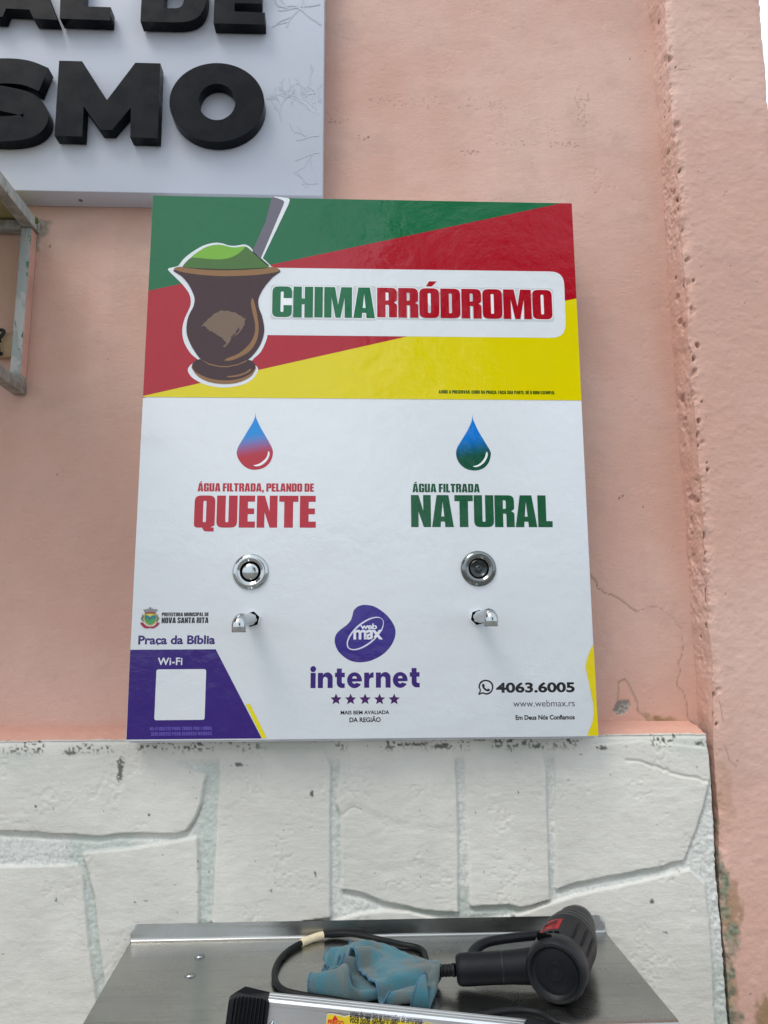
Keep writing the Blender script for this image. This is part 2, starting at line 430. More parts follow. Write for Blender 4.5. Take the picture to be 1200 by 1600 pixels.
# ------------------------------------------------------------------ pilaster with a crumbled mortar edge
zs = np.concatenate([np.linspace(GROUND, -.52, 24), np.arange(-.50, 1.42, .0022), np.linspace(1.44, 2.4, 24)])
tr = np.linspace(0, 1, 34)                           # the return face
tf = np.concatenate([np.linspace(0, .55, 62)[1:], np.linspace(.55, 1, 34)[1:]])   # the front face
tb = np.linspace(0, 1, 12)[1:]                       # round the far corner
cols = []
xa, xb, xc = seam_x(zs), corn_x(zs), pright_x(zs)
xb = xb + .006 * fbm(zs * 11, zs * 0 + 3, 2, 151) + .005 * fbm(zs * 48, zs * 0 + 5, 3, 153); xa = xa + .003 * fbm(zs * 30, zs * 0 + 7, 3, 155)
for t in tr: cols.append((xa + (xb - xa) * t + (1 - t) ** 6 * .001, np.full_like(zs, WALL_Y + .004 + (PIL_Y - WALL_Y - .004) * t), np.full_like(zs, t - 1)))
for t in tf: cols.append((xb + (xc - xb) * t, np.full_like(zs, PIL_Y), np.full_like(zs, t)))
for t in tb: cols.append((xc + 0 * t, np.full_like(zs, PIL_Y + .42 * t), np.full_like(zs, 1 + t)))
Xp = np.stack([c[0] for c in cols], 1); Yp = np.stack([c[1] for c in cols], 1); T = np.stack([c[2] for c in cols], 1); Zp = np.repeat(zs[:, None], Xp.shape[1], 1)
near = np.where(T <= 0, 1.0, np.clip(1 - T / .15, 0, 1) ** 1.6)
edge = np.exp(-(np.where(T <= 0, T * .06, T * .19) / .010) ** 2)
lump = fbm((Xp + Yp) * 85, Zp * 60, 4, 101) ; lump2 = fbm((Xp - Yp) * 280, Zp * 280, 3, 111); big = fbm((Xp + Yp) * 26, Zp * 18, 3, 121)
lo = sstep(-.03, -.12, Zp)
calm = .42 + .58 * sstep(-.10, .16, fbm(Zp * 9, (Xp + Yp) * 6, 3, 125))
d = near * calm * (.007 * lump + .0048 * lump2) + edge * (.009 * big - .0035 + .006 * np.minimum(lump, 0))
d += (1 - near) * (.0016 * fbm(Xp * 16, Zp * 16, 3, 131) + .0009 * fbm(Xp * 60, Zp * 90, 3, 133))
far = np.exp(-((T - 1) * .15 / .006) ** 2); d += far * (.0055 * fbm(Zp * 26, Zp * 3 + 2, 5, 141, .7) - .002)
d += np.where((T > 0) & (T < 1), .0010 * fbm(Xp * 130, Zp * 170, 3, 137), 0)
holes = np.zeros_like(Xp); r_ = random.Random(5)
for k in range(64):                                  # chunks broken out of the mortar edge
    z0 = r_.choice((.05, .22, .38, .43, .55, .70, .84, .92, 1.08, 1.2)) + r_.gauss(0, .035); t0 = r_.uniform(-.7, .08); rad = r_.uniform(.003, .009); s0 = t0 * .058 if t0 <= 0 else t0 * .19
    tt = np.where(T <= 0, T * .058, T * .19) - s0; an = r_.uniform(.5, 1.4)
    row = np.abs(Zp[:, 0] - z0) < .03
    dd = np.hypot(tt[row], (Zp[row] - z0) * an) + .004 * fbm(Xp[row] * 240, Zp[row] * 240, 2, 171)
    d[row] -= r_.uniform(.0015, .0055) * (1 - sstep(rad * .55, rad, dd))
for k in range(30):
    z0 = r_.uniform(-.02, 1.38); t0 = r_.choice((-.15, .0, .0, .03, .08, -.5)); x0 = corn_x(z0) + (t0 * .19 if t0 > 0 else 0); rad = r_.uniform(.0016, .0050)
    tt = np.where(T <= 0, T * .058, T * .19) - (t0 * .058 if t0 <= 0 else t0 * .19)
    dd = np.hypot(tt, (Zp - z0) * r_.uniform(.6, 1.1)); w = 1 - sstep(rad * .5, rad, dd); d -= .0075 * w; holes = np.maximum(holes, w * .25)
bl = sstep(-.35, .06, T); nx = np.where(T >= 1, .8, -.72 * (1 - bl)); ny = np.where(T >= 1, -.6, -.69 - .31 * bl)
fade = sstep(-1, -.9, T)
Xp2 = Xp + nx * d * fade; Yp2 = Yp + ny * d * fade
frag = sstep(.10, .26, lump) * near
def blob(px, py, rx, ry, seed, th=.0):
    q = at(px, py, PIL_Y); e = 1 - np.hypot((Xp - q.x) / (rx * .00105), (Zp - q.z) / (ry * .00105)); return sstep(th, th + .5, e + 1.1 * fbm(Xp * 110, Zp * 80, 4, seed))
mossp = np.zeros_like(Xp)
for px, py, rx, ry in ((1130, 1395, 12, 50), (1143, 1465, 14, 32), (1137, 1530, 12, 60), (1147, 1592, 16, 26), (1122, 1345, 10, 34), (1118, 1290, 7, 40)):
    mossp = np.maximum(mossp, blob(px, py, rx, ry, int(px)))
stp = np.maximum(blob(1143, 1420, 18, 50, 5) * .8, np.maximum(blob(1196, 1585, 18, 26, 6), blob(1135, 1560, 20, 60, 9) * .55)); stp = np.maximum(stp, blob(1132, 1240, 16, 60, 12) * .3)
dk = sstep(.03, -.05, Zp) * near * .25
crp = np.zeros_like(Xp)
for P in ([(1133, 1167), (1140, 1187), (1151, 1198)], [(1125, 1095), (1131, 1128)], [(1055, 110), (1079, 108)]):
    crp = np.maximum(crp, .4 * (1 - sstep(.0004, .0014, seg_dist(Xp, Zp, proj_xz(jag(P, .8, 7), PIL_Y)))))
for k in range(40):
    x0, z0 = r_.uniform(.55, .74), r_.uniform(-.4, 1.3); crp = np.maximum(crp, .8 * (1 - sstep(.0006, .0015, np.hypot(Xp - x0, Zp - z0))))
pil = link('pilaster', grid_mesh(Xp2, Yp2, Zp, {'crack': np.clip(np.maximum(crp, holes), 0, 1), 'chip': np.zeros_like(Xp), 'fresh': np.clip(.10 * near + .4 * lo, 0, 1), 'stain': np.clip(stp, 0, 1) * .85, 'moss': np.clip(mossp * (.35 + .6 * vn(Xp * 150, Zp * 110, 177)), 0, 1)}), M_wall)
tag(pil, 'pink corner pilaster with a crumbling mortar edge, mossy where it meets the white stone', 'pillar')

# ------------------------------------------------------------------ whitewashed stone base (relief modelled)
STONES = [
 [(-90, 1168), (235, 1172), (244, 1187), (320, 1211), (317, 1225), (312, 1255), (300, 1282), (290, 1297), (275, 1301), (230, 1300), (190, 1300), (155, 1305), (110, 1302), (70, 1300), (40, 1298), (0, 1296), (-90, 1294)],
 [(346, 1172), (505, 1172), (515, 1200), (514, 1300), (514, 1432), (440, 1442), (334, 1447), (337, 1390), (340, 1320), (344, 1250)],
 [(534, 1172), (708, 1172), (713, 1250), (714, 1340), (714, 1424), (680, 1422), (650, 1418), (600, 1407), (575, 1396), (560, 1392), (537, 1388), (536, 1330), (535, 1275), (528, 1255), (533, 1205)],
 [(727, 1172), (845, 1172), (851, 1200), (854, 1300), (857, 1405), (835, 1412), (815, 1416), (795, 1412), (738, 1414), (735, 1340), (730, 1250)],
 [(868, 1172), (1000, 1160), (1106, 1172), (1108, 1215), (1098, 1260), (1085, 1300), (1068, 1343), (1050, 1345), (1035, 1352), (960, 1366), (900, 1378), (872, 1388), (871, 1300)],
 [(830, 1425), (900, 1402), (1000, 1380), (1077, 1361), (1100, 1383), (1107, 1450), (1112, 1520), (1118, 1660), (740, 1660), (738, 1446), (790, 1436)],
 [(-90, 1358), (60, 1357), (118, 1353), (126, 1366), (129, 1400), (136, 1480), (148, 1560), (150, 1660), (-90, 1660)],
 [(132, 1336), (220, 1326), (306, 1311), (309, 1380), (308, 1450), (306, 1660), (180, 1660), (166, 1530), (158, 1470), (150, 1400)],
 [(520, 1443), (560, 1432), (600, 1425), (640, 1428), (690, 1440), (718, 1452), (718, 1660), (330, 1660), (332, 1468), (440, 1460)],
 [(-480, 1172), (-118, 1168), (-112, 1230), (-120, 1290), (-300, 1306), (-470, 1300)], [(-520, 1330), (-330, 1336), (-140, 1322), (-112, 1350), (-118, 1520), (-130, 1660), (-510, 1650)],
 [(-900, 1172), (-510, 1172), (-500, 1290), (-550, 1420), (-560, 1650), (-900, 1650)],
 [(-500, 1690), (-60, 1684), (90, 1690), (120, 1800), (60, 1960), (-480, 1940)], [(120, 1686), (420, 1684), (640, 1690), (620, 1850), (560, 1990), (150, 1960), (150, 1800)],
 [(670, 1690), (900, 1682), (1128, 1690), (1140, 1860), (1150, 2000), (600, 2010), (650, 1860)], [(-480, 1975), (50, 1990), (560, 2020), (540, 2320), (-470, 2320)], [(590, 2040), (1160, 2030), (1180, 2320), (570, 2320)]]
PR = [(1105, 1155), (1105, 1164), (1112, 1211), (1114, 1242), (1116, 1277), (1119, 1347), (1121, 1380), (1124, 1400), (1128, 1450), (1134, 1534), (1139, 1600), (1150, 1700)]
pr_x = curve_x(PR, PLINTH_Y)
uu = np.concatenate([np.linspace(-1.5, -.645, 130)[:-1], np.arange(-.645, .60, .0018)])
ztop = -.0045
vv = np.concatenate([np.linspace(-.062, -.004, 26), np.linspace(-.003, .004, 7), np.arange(.006, .462, .0018), np.linspace(.466, -GROUND + .0, 110)])
U, V = np.meshgrid(uu, vv)
ZF = np.where(V > 0, ztop - V, ztop); ZF = np.maximum(ZF, GROUND)
sdm = np.full(U.shape, -1.0); which = np.zeros(U.shape)
jx = U + .0016 * fbm(U * 70, ZF * 70, 3, 201); jz = ZF + .0022 * fbm(U * 60, ZF * 60, 3, 205)
for k, P in enumerate(STONES):
    s = poly_sd(jx, jz, proj_xz(P, PLINTH_Y)); which = np.where(s > sdm, k, which); sdm = np.maximum(sdm, s)
ins = sstep(-.0040, -.0008, sdm)
zz184 = at(600, 1186, PLINTH_Y).z
band = sstep(zz184 - .012, zz184 + .006, ZF + .010 * fbm(U * 14, ZF * 14, 3, 207))       # smooth plaster band along the top edge
depth = .0085 + .007 * fbm(U * 12, ZF * 12, 2, 211)
above = np.full(U.shape, -1.0)                        # deep right under a stone, then sloping out to the stone below
for P in STONES: above = np.maximum(above, poly_sd(jx, jz + .010, proj_xz(P, PLINTH_Y)))
under = sstep(-.004, .004, above)
depth = depth * (.50 + .75 * under)
mort = (1 - ins) * (1 - band * .92)
h = -depth * mort + mort * (1 - .75 * under) * (.0026 * fbm(U * 110, ZF * 110, 4, 221) + .0016 * fbm(U * 420, ZF * 420, 2, 223))
tilt = (_hash(which, which * 3 + 1, 9) - .5)
h += ins * (.0018 * fbm(U * 14 + which * 3, ZF * 14, 3, 225) + .0010 * fbm(U * 40, ZF * 75, 3, 227) + .0004 * fbm(U * 200, ZF * 260, 2, 229) + tilt * .002)
pitm = sstep(.84, .93, vn(U * 240, ZF * 240, 231) * vn(U * 24, ZF * 24, 233) * 1.5); h -= .0007 * pitm
# shallow break line on the third stone and the split in the top right stone
for P, w, dz in (([(536, 1268), (560, 1262), (600, 1285), (650, 1292), (712, 1300)], .006, .0005), ([(980, 1186), (1020, 1196), (1060, 1210), (1105, 1220)], .0022, .0022), ([(537, 1272), (552, 1262), (565, 1266)], .001, .0016), ([(545, 1340), (600, 1360), (650, 1352), (712, 1368)], .007, .0004)):
    dd = seg_dist(U, ZF, proj_xz(jag(P, 2.0, 8), PLINTH_Y)); h -= dz * (1 - sstep(w * .3, w * 1.4, dd))
xr = pr_x(ZF) + .0018 * fbm(ZF * 120, ZF * 9, 4, 241)
right = sstep(.020, .002, xr - U) * sstep(-.06, -.14, ZF)
h += right * (.0035 * fbm(U * 170, ZF * 170, 3, 243)) * (sdm < 0.001)
Xs = np.minimum(U, xr); over = np.clip(U - xr, 0, .05)
t_l = sstep(-.003, .004, V)
Yl = np.interp(V, [-.062, 0], [WALL_Y + .002, PLINTH_Y]); Zl = np.interp(V, [-.062, -.030, 0], [.010, .004, ztop]) + .003 * fbm(U * 40, V * 40, 3, 245) * sstep(-.062, -.05, V)
Ys = np.where(V > 0, PLINTH_Y - h, Yl) + np.where((V > 0) & (V < .006), (.006 - V) * .35, 0)
Zs = np.where(V > 0, ZF, Zl)
Ys = np.where(V > 0, Ys + over * 1.3 + .0 * over, Ys)
dirt = .9 * sstep(.60, .72, vn(U * 330, ZF * 330, 251)) * sstep(.42, .62, vn(U * 28, ZF * 50, 253)) * sstep(at(600, 1178, PLINTH_Y).z, at(600, 1164, PLINTH_Y).z, ZF) * (V > -.004)
dirt = np.maximum(dirt, .7 * sstep(.955, .985, vn(U * 190, ZF * 190, 257)) * (vn(U * 60, ZF * 60, 259) > .72))
for px, py, a, b in ((110, 1176, 12, 3), (188, 1200, 5, 18), (312, 1162, 3, 4), (373, 1195, 10, 3), (487, 1241, 3, 5), (232, 1273, 2, 2), (56, 1260, 2, 2), (493, 1364, 2, 4), (803, 1433, 4, 3), (1019, 1409, 3, 3), (211, 1409, 2, 2), (888, 1219, 2, 1.5), (840, 1166, 9, 4), (690, 1166, 14, 4), (650, 1163, 18, 3), (1090, 1162, 5, 3), (940, 1168, 8, 3), (88, 1406, 2, 3), (810, 1238, 1.5, 3)):
    q = at(px, py, PLINTH_Y); e = 1 - np.hypot((U - q.x) / (a * .00105), (ZF - q.z) / (b * .00105)); dirt = np.maximum(dirt, .85 * sstep(.0, .35, e + 1.4 * fbm(U * 330, ZF * 330, 2, int(px))) * (e > -.5))
green = np.clip(mort * sstep(.45, .65, vn(U * 10, ZF * 7, 261)) * .7 + .35 * band * sstep(.5, .7, vn(U * 9, ZF * 20, 263)), 0, 1)
pinkm = sstep(-.002, -.007, V + .004 * fbm(U * 45, V * 10, 3, 265))
dirt = np.maximum(dirt, .45 * sstep(.58, .70, vn(U * 260, V * 300, 267)) * sstep(.55, .75, vn(U * 16, 0 * V, 268)) * (np.abs(V + .003) < .004))
plinth = link('stone_base', grid_mesh(Xs, Ys, Zs, {'mortar': mort * (1 - .8 * under), 'green': green, 'pink': pinkm, 'dirt': np.clip(dirt, 0, 1)}), mat_plinth())
tag(plinth, 'whitewashed rubble stone base of the wall, below the dispenser and behind the steel table', 'wall')

# ------------------------------------------------------------------ heavy condensed lettering, drawn as outlines
def glyphs():
    s, w, t, r, q = .255, .60, .165, .20, .075
    G = {}
    G['O'] = ([[(0, 0, r), (w, 0, r), (w, 1, r), (0, 1, r)], [(s, t, q), (s, 1 - t, q), (w - s, 1 - t, q), (w - s, t, q)]], w)
    G['Q'] = ([[(0, 1, r), (w, 1, r), (w, .06, .12), (w - .12, .01), (w - .02, 0), (w - .02, -.12), (w * .50, -.12, .10), (w * .40, 0), (0, 0, r)], [(s, t, q), (s, 1 - t, q), (w - s, 1 - t, q), (w - s, t, q)]], w)
    C = [(w, .62), (w, 1, r), (0, 1, r), (0, 0, r), (w, 0, r), (w, .39), (w - s, .39), (w - s, t, q), (s, t, q), (s, 1 - t, q), (w - s, 1 - t, q), (w - s, .62)]
    G['C'] = ([C], w)
    G['G'] = ([[(w, .64), (w, 1, r), (0, 1, r), (0, 0, r), (w * .62, 0, .1), (w - .12, .06), (w - .1, 0), (w, 0), (w, .53), (w * .52, .53), (w * .52, .38), (w - s, .38), (w - s, t, q), (s, t, q), (s, 1 - t, q), (w - s, 1 - t, q), (w - s, .64)]], w)
    G['H'] = ([[(0, 0), (0, 1), (s, 1), (s, .61), (w - s, .61), (w - s, 1), (w, 1), (w, 0), (w - s, 0), (w - s, .43), (s, .43), (s, 0)]], w)
    G['I'] = ([[(0, 0), (0, 1), (s, 1), (s, 0)]], s)
    G['M'] = ([[(0, 0), (0, 1), (.33, 1), (.425, .42), (.52, 1), (.85, 1), (.85, 0), (.625, 0), (.625, .66), (.50, 0), (.35, 0), (.225, .66), (.225, 0)]], .85)
    G['A'] = ([[(0, 0), (.15, 1), (.51, 1), (.66, 0), (.40, 0), (.39, .17), (.27, .17), (.26, 0)], [(.285, .33), (.375, .33), (.33, .80)]], .66)
    G['V'] = ([[(0, 1), (.26, 1), (.33, .30), (.40, 1), (.66, 1), (.51, 0), (.15, 0)]], .66)
    G['R'] = ([[(0, 0), (0, 1), (w, 1, .2), (w, .56, .12), (w - .09, .50), (w, .44, .1), (w, 0), (w - s + .01, 0), (w - s + .01, .42, .06), (s, .42), (s, 0)], [(s, .57), (s, .84), (w - s, .84, .06), (w - s, .57, .06)]], w)
    G['P'] = ([[(0, 0), (0, 1), (w, 1, .2), (w, .40, .2), (s, .40), (s, 0)], [(s, .56), (s, .84), (w - s, .84, .06), (w - s, .56, .06)]], w * .97)
    G['D'] = ([[(0, 0), (0, 1), (w, 1, .21), (w, 0, .21)], [(s, t), (s, 1 - t), (w - s, 1 - t, .06), (w - s, t, .06)]], w)
    G['B'] = ([[(0, 0), (0, 1), (w, 1, .18), (w, .56, .1), (w - .06, .52), (w, .48, .1), (w, 0, .18)], [(s, .60), (s, .85), (w - s, .85, .05), (w - s, .60, .05)], [(s, .15), (s, .43), (w - s, .43, .05), (w - s, .15, .05)]], w)
    G['U'] = ([[(0, 1), (s, 1), (s, t, q), (w - s, t, q), (w - s, 1), (w, 1), (w, 0, r), (0, 0, r)]], w)
    G['E'] = ([[(0, 0), (0, 1), (.46, 1), (.46, .81), (s, .81), (s, .60), (.44, .60), (.44, .42), (s, .42), (s, .19), (.47, .19), (.47, 0)]], .47)
    G['F'] = ([[(0, 0), (0, 1), (.45, 1), (.45, .81), (s, .81), (s, .59), (.43, .59), (.43, .41), (s, .41), (s, 0)]], .45)
    G['N'] = ([[(0, 0), (0, 1), (.23, 1), (.37, .50), (.37, 1), (.60, 1), (.60, 0), (.38, 0), (.225, .48), (.225, 0)]], .60)
    G['T'] = ([[(0, 1), (.56, 1), (.56, .81), (.41, .81), (.41, 0), (.15, 0), (.15, .81), (0, .81)]], .56)
    G['L'] = ([[(0, 0), (0, 1), (s, 1), (s, .19), (.44, .19), (.44, 0)]], .44)
    G['S'] = ([[(w, .68), (w, 1, r), (0, 1, r), (0, .55, .12), (w - s, .40, .05), (w - s, .16, .05), (s, .16, .05), (s, .34), (0, .34), (0, 0, r), (w, 0, r), (w, .46, .12), (s, .61, .05), (s, .84, .05), (w - s, .84, .05), (w - s, .68)]], w)
    G['J'] = ([[(0, 0), (0, .18), (.12, .18, .05), (.12, 1), (.38, 1), (.38, 0, .2)]], .38)
    G['X'] = ([[(0, 0), (.16, .51), (.02, 1), (.27, 1), (.32, .72), (.37, 1), (.62, 1), (.48, .51), (.64, 0), (.38, 0), (.32, .30), (.26, 0)]], .64)
    G['W'] = ([[(0, 1), (.22, 1), (.27, .42), (.34, 1), (.58, 1), (.65, .42), (.70, 1), (.92, 1), (.80, 0), (.55, 0), (.46, .55), (.37, 0), (.12, 0)]], .92)
    G['1'] = ([[(.12, 0), (.12, .74), (0, .74), (0, .86), (.22, 1), (.38, 1), (.38, 0)]], .38)
    G['-'] = ([[(0, .34), (0, .52), (.30, .52), (.30, .34)]], .30)
    G['.'] = ([[(0, 0), (0, .2), (.22, .2), (.22, 0)]], .22)
    G[','] = ([[(.0, 0), (0, .2), (.22, .2), (.22, .02), (.10, -.17), (.0, -.17), (.06, 0)]], .22)
    acc = lambda b, pts: (G[b][0] + [pts], G[b][1])
    G['Ó'] = acc('O', [(.20, 1.06), (.30, 1.24), (.54, 1.24), (.38, 1.06)])
    G['Á'] = acc('A', [(.22, 1.06), (.32, 1.22), (.54, 1.22), (.38, 1.06)])
    G['Ê'] = acc('E', [(.05, 1.05), (.17, 1.21), (.30, 1.21), (.42, 1.05), (.29, 1.05), (.235, 1.12), (.18, 1.05)])
    G['Ç'] = acc('C', [(.20, -.02), (.22, -.07), (.30, -.10), (.20, -.14), (.20, -.19), (.42, -.17), (.42, -.06), (.36, -.02)])
    return G
GL = glyphs()
def layout(txt, track=.045, space=.20):
    x = 0; loops = []
    for ch in txt:
        if ch == ' ': x += space; continue
        g, w = GL[ch]
        for L in g: loops.append([(p[0] + x, p[1]) for p in fillet(L)])
        x += w + track
    return loops, x - track

STEP = .00016
def art(name, loops_px, level, mat, parent, label=None, Y0=0.0):
    """a printed shape on the dispenser front; loops in photo pixels"""
    Y = Y0 - STEP * level
    me = fill_mesh([proj_xz(L, Y) for L in loops_px], .00005); me.transform(wall_frame(Y))
    o = link(name, me, mat, parent)
    if label: o['label'] = label
    return o
def extent(bx, Y):
    x0, y0, x1, y1 = bx; xm, ym = (x0 + x1) / 2, (y0 + y1) / 2
    return at(x0, ym, Y).x, at(xm, y1, Y).z, at(x1, ym, Y).x, at(xm, y0, Y).z
def inside(p, L):
    c = 0
    for P in L:
        f = False
        for (ax, az), (bx, bz) in zip(P, P[1:] + P[:1]):
            if (az > p[1]) != (bz > p[1]) and p[0] < (bx - ax) * (p[1] - az) / (bz - az) + ax: f = not f
        c += f and tuple(p) != tuple(P[0])
    return c > 0
def grow(P, d):
    """push a closed outline outwards by d (holes shrink)"""
    Q = [Vector(p) for p in P]; Q = [q for k, q in enumerate(Q) if (q - Q[k - 1]).length > 1e-6]; n = len(Q)
    area = sum(Q[k - 1].x * Q[k].y - Q[k].x * Q[k - 1].y for k in range(n)); sg = 1 if area > 0 else -1
    out = []
    for k in range(n):
        e0 = (Q[k] - Q[k - 1]).normalized(); e1 = (Q[(k + 1) % n] - Q[k]).normalized()
        n0 = Vector((e0.y, -e0.x)) * sg; n1 = Vector((e1.y, -e1.x)) * sg; m = n0 + n1
        m = m / max(.35, m.length_squared) * 2 if m.length > 1e-6 else n0
        out.append(tuple(Q[k] + m * d))
    return out
def heavy(txt, bx, level, mat, parent, label, track=.045, space=.2, name='lettering', off=0.0):
    Y = -STEP * level; X0, Z0, X1, Z1 = extent(bx, Y)
    loops, w = layout(txt.replace('C', 'O') if off else txt, track, space); sx, sz = (X1 - X0) / w, (Z1 - Z0)
    L = [[(X0 + p[0] * sx, Z0 + p[1] * sz) for p in l] for l in loops]
    if off: me = fill_mesh([grow(l, off) for l in L if not inside(l[0], L)], .00005)
    else: me = fill_mesh(L, .00005)
    me.transform(wall_frame(Y)); o = link(name, me, mat, parent)
    if label: o['label'] = label
    return o
def sans(txt, bx, level, mat, parent, label, bold=.02, sp=1.0, name='lettering', M=None, ext=None, half=.0002):
    """rounded sans-serif lettering fitted into a pixel box (or an explicit local extent on frame M)"""
    c = D.curves.new('tmp', 'FONT'); c.body = txt; c.offset = bold; c.space_character = sp; c.resolution_u = 5
    o = D.objects.new('tmp', c); me = D.meshes.new_from_object(o); D.objects.remove(o); D.curves.remove(c)
    n = len(me.vertices); co = np.empty(n * 3); me.vertices.foreach_get('co', co); co = co.reshape(-1, 3)
    lo, hi = co.min(0), co.max(0)
    Y = -STEP * level
    X0, Z0, X1, Z1 = ext or extent(bx, Y)
    co[:, 0] = X0 + (co[:, 0] - lo[0]) / (hi[0] - lo[0]) * (X1 - X0); co[:, 1] = Z0 + (co[:, 1] - lo[1]) / (hi[1] - lo[1]) * (Z1 - Z0)
    me.vertices.foreach_set('co', co.ravel()); me.transform(M or wall_frame(Y))
    o = link(name, me, mat, parent)
    if label: o['label'] = label
    return o
def crop(ox, oy, s, P): return [(ox + x / s, oy + y / s) for x, y in P]
def smooth(P, n=5): return [(v.x, v.y) for v in catmull([Vector((a, b, 0)) for a, b in P], n, True)]

# ------------------------------------------------------------------ hot-water dispenser on the wall
WHITE = (212, 217, 221)
GREEN, RED, YELL, PURP, INK = (0, 98, 56), (162, 8, 30), (212, 197, 0), (44, 16, 108), (10, 13, 16)
disp = thing('water_dispenser', 'large printed water dispenser cabinet with hot and natural water taps on the pink wall', 'water dispenser', (0, .1, 0))
BW, BH = .70, .8696
link('cabinet', box_mesh((-BW / 2, 0.0, 0), (BW / 2, WALL_Y - .0015, BH), .0009, 2), vinyl(WHITE), disp)
link('lower_lip', box_mesh((-BW / 2 + .004, .006, -.0035), (BW / 2 - .004, .09, -.0002), .0008), plain('white_painted_steel', (190, 192, 196), .35), disp)['label'] = 'thin folded lip along the bottom edge'
# flag bands (each band is one printed area, drawn down to the next)
EX = BW / 2 - .0004
def line(p, q):
    a, b = at(*p, 0), at(*q, 0); m_ = (b.z - a.z) / (b.x - a.x); return lambda x: a.z + m_ * (x - a.x)
g_r, r_y = line((233, 454.1), (873, 318.7)), line((225.6, 618.4), (898.2, 466.9)); y_w = at(565, 623, 0).z
def flatart(name, P, level, mat, label):
    me = fill_mesh([P], .00005); me.transform(wall_frame(-STEP * level)); o = link(name, me, mat, disp); o['label'] = label; return o
top_x = [x for x in np.linspace(-EX, EX, 400) if g_r(x) < BH - .0004][-1]
flatart('printed_band', [(-EX, g_r(-EX) - .003), (top_x, g_r(top_x) - .003), (EX, BH - .004), (EX, BH - .0004), (-EX, BH - .0004)], 1, vinyl(GREEN), 'dark green diagonal band')
flatart('printed_band', [(-EX, g_r(-EX)), (top_x, BH - .0004), (EX, BH - .0004), (EX, r_y(EX) - .003), (-EX, r_y(-EX) - .003)], 1.6, vinyl(RED), 'red diagonal band')
flatart('printed_band', [(-EX, r_y(-EX)), (EX, r_y(EX)), (EX, y_w), (-EX, y_w)], 2.2, vinyl(YELL), 'yellow diagonal band')
art('title_panel', [[(p.x, p.y) for p in fillet([(360, 417.5), (881, 424.5, 24), (884.5, 528, 24), (360, 523)])]], 2.8, vinyl(WHITE), disp, 'white rounded panel behind the title')
# gourd of yerba mate with its straw
k7 = lambda P: crop(255, 370, 6.316, P)
k3 = lambda P: crop(200, 290, 3.333, P)
W2 = vinyl(WHITE)
gourd = art('gourd_picture', [smooth(k7([(46, 320), (100, 300), (150, 285), (200, 220), (290, 148), (400, 86), (500, 60), (580, 64), (650, 86), (720, 88), (800, 76), (850, 96), (885, 132), (960, 208), (1065, 292), (1165, 322), (1110, 400), (1050, 470), (1030, 560), (1020, 700), (1034, 850), (1030, 968), (1010, 1040), (960, 1140), (872, 1228), (925, 1280), (937, 1315), (925, 1345), (880, 1405), (780, 1460), (600, 1488), (420, 1460), (300, 1400), (255, 1350), (243, 1310), (262, 1275), (300, 1240), (345, 1217), (280, 1160), (225, 1080), (195, 1000), (190, 900), (215, 800), (265, 690), (272, 620), (250, 550), (190, 470), (105, 385)]), 3)], 3, W2, disp, 'printed picture of a mate gourd with white outline')
art('straw_outline', [[(p.x, p.y) for p in fillet(k3([(762, 57, 8), (842, 68, 14), (838, 100, 10), (702, 380), (742, 416), (690, 420), (640, 340)]))]] if False else [k3([(762, 57), (800, 60), (836, 66), (843, 74), (836, 98), (702, 378), (745, 418), (660, 410), (650, 345), (735, 150)])], 3, W2, gourd)
art('metal_straw', [k3([(745, 72), (756, 60), (775, 64), (806, 76), (814, 84), (806, 108), (690, 382), (648, 340), (716, 188), (738, 100)])], 4, vinyl((98, 94, 106)), gourd)
art('mate_mound', [smooth(k7([(188, 304), (235, 238), (300, 186), (400, 112), (500, 80), (580, 80), (660, 100), (720, 104), (810, 95), (860, 128), (900, 168), (970, 232), (1052, 304), (1000, 318), (800, 330), (600, 332), (400, 326), (260, 314)]), 3)], 5, vinyl((64, 104, 40)), gourd)
art('mound_highlight', [smooth(k7([(284, 196), (400, 114), (500, 80), (580, 80), (660, 100), (720, 104), (810, 95), (760, 152), (680, 200), (580, 222), (460, 220), (370, 210)]), 3)], 6, vinyl((112, 168, 44)), gourd)
TAN, BRN = (134, 96, 56), (54, 24, 26)
art('gourd_body', [smooth(k7([(100, 326), (180, 388), (250, 470), (295, 560), (310, 620), (297, 690), (255, 770), (232, 860), (233, 960), (265, 1050), (310, 1130), (370, 1207), (450, 1250), (560, 1275), (640, 1276), (740, 1256), (830, 1216), (900, 1150), (960, 1060), (993, 960), (995, 880), (975, 780), (945, 700), (938, 630), (960, 560), (1010, 480), (1080, 400), (1155, 328), (900, 345), (600, 352), (350, 345)]), 3)], 7, vinyl(BRN), gourd)
art('gourd_rim', [smooth(k7([(104, 318), (160, 295), (240, 306), (400, 324), (600, 331), (800, 326), (1000, 314), (1060, 298), (1110, 302), (1152, 328), (1100, 352), (900, 378), (620, 389), (380, 376), (200, 350)]), 3)], 8, vinyl(TAN), gourd)
art('rim_shadow_line', [smooth(k7([(190, 303), (400, 320), (600, 327), (800, 322), (1040, 303), (800, 313), (600, 317), (400, 310)]), 3)], 9, vinyl((52, 56, 30)), gourd)
art('gourd_foot', [smooth(k7([(286, 1268), (296, 1320), (350, 1383), (450, 1432), (590, 1453), (730, 1441), (840, 1396), (892, 1345), (910, 1275), (800, 1240), (600, 1250), (400, 1240)]), 3)], 5, vinyl(TAN), gourd)
art('foot_face', [smooth(k7([(285, 1270), (300, 1240), (360, 1207), (600, 1215), (838, 1214), (892, 1240), (911, 1272), (900, 1310), (850, 1358), (750, 1400), (620, 1416), (480, 1402), (370, 1362), (305, 1318)]), 3)], 6, vinyl(BRN), gourd)
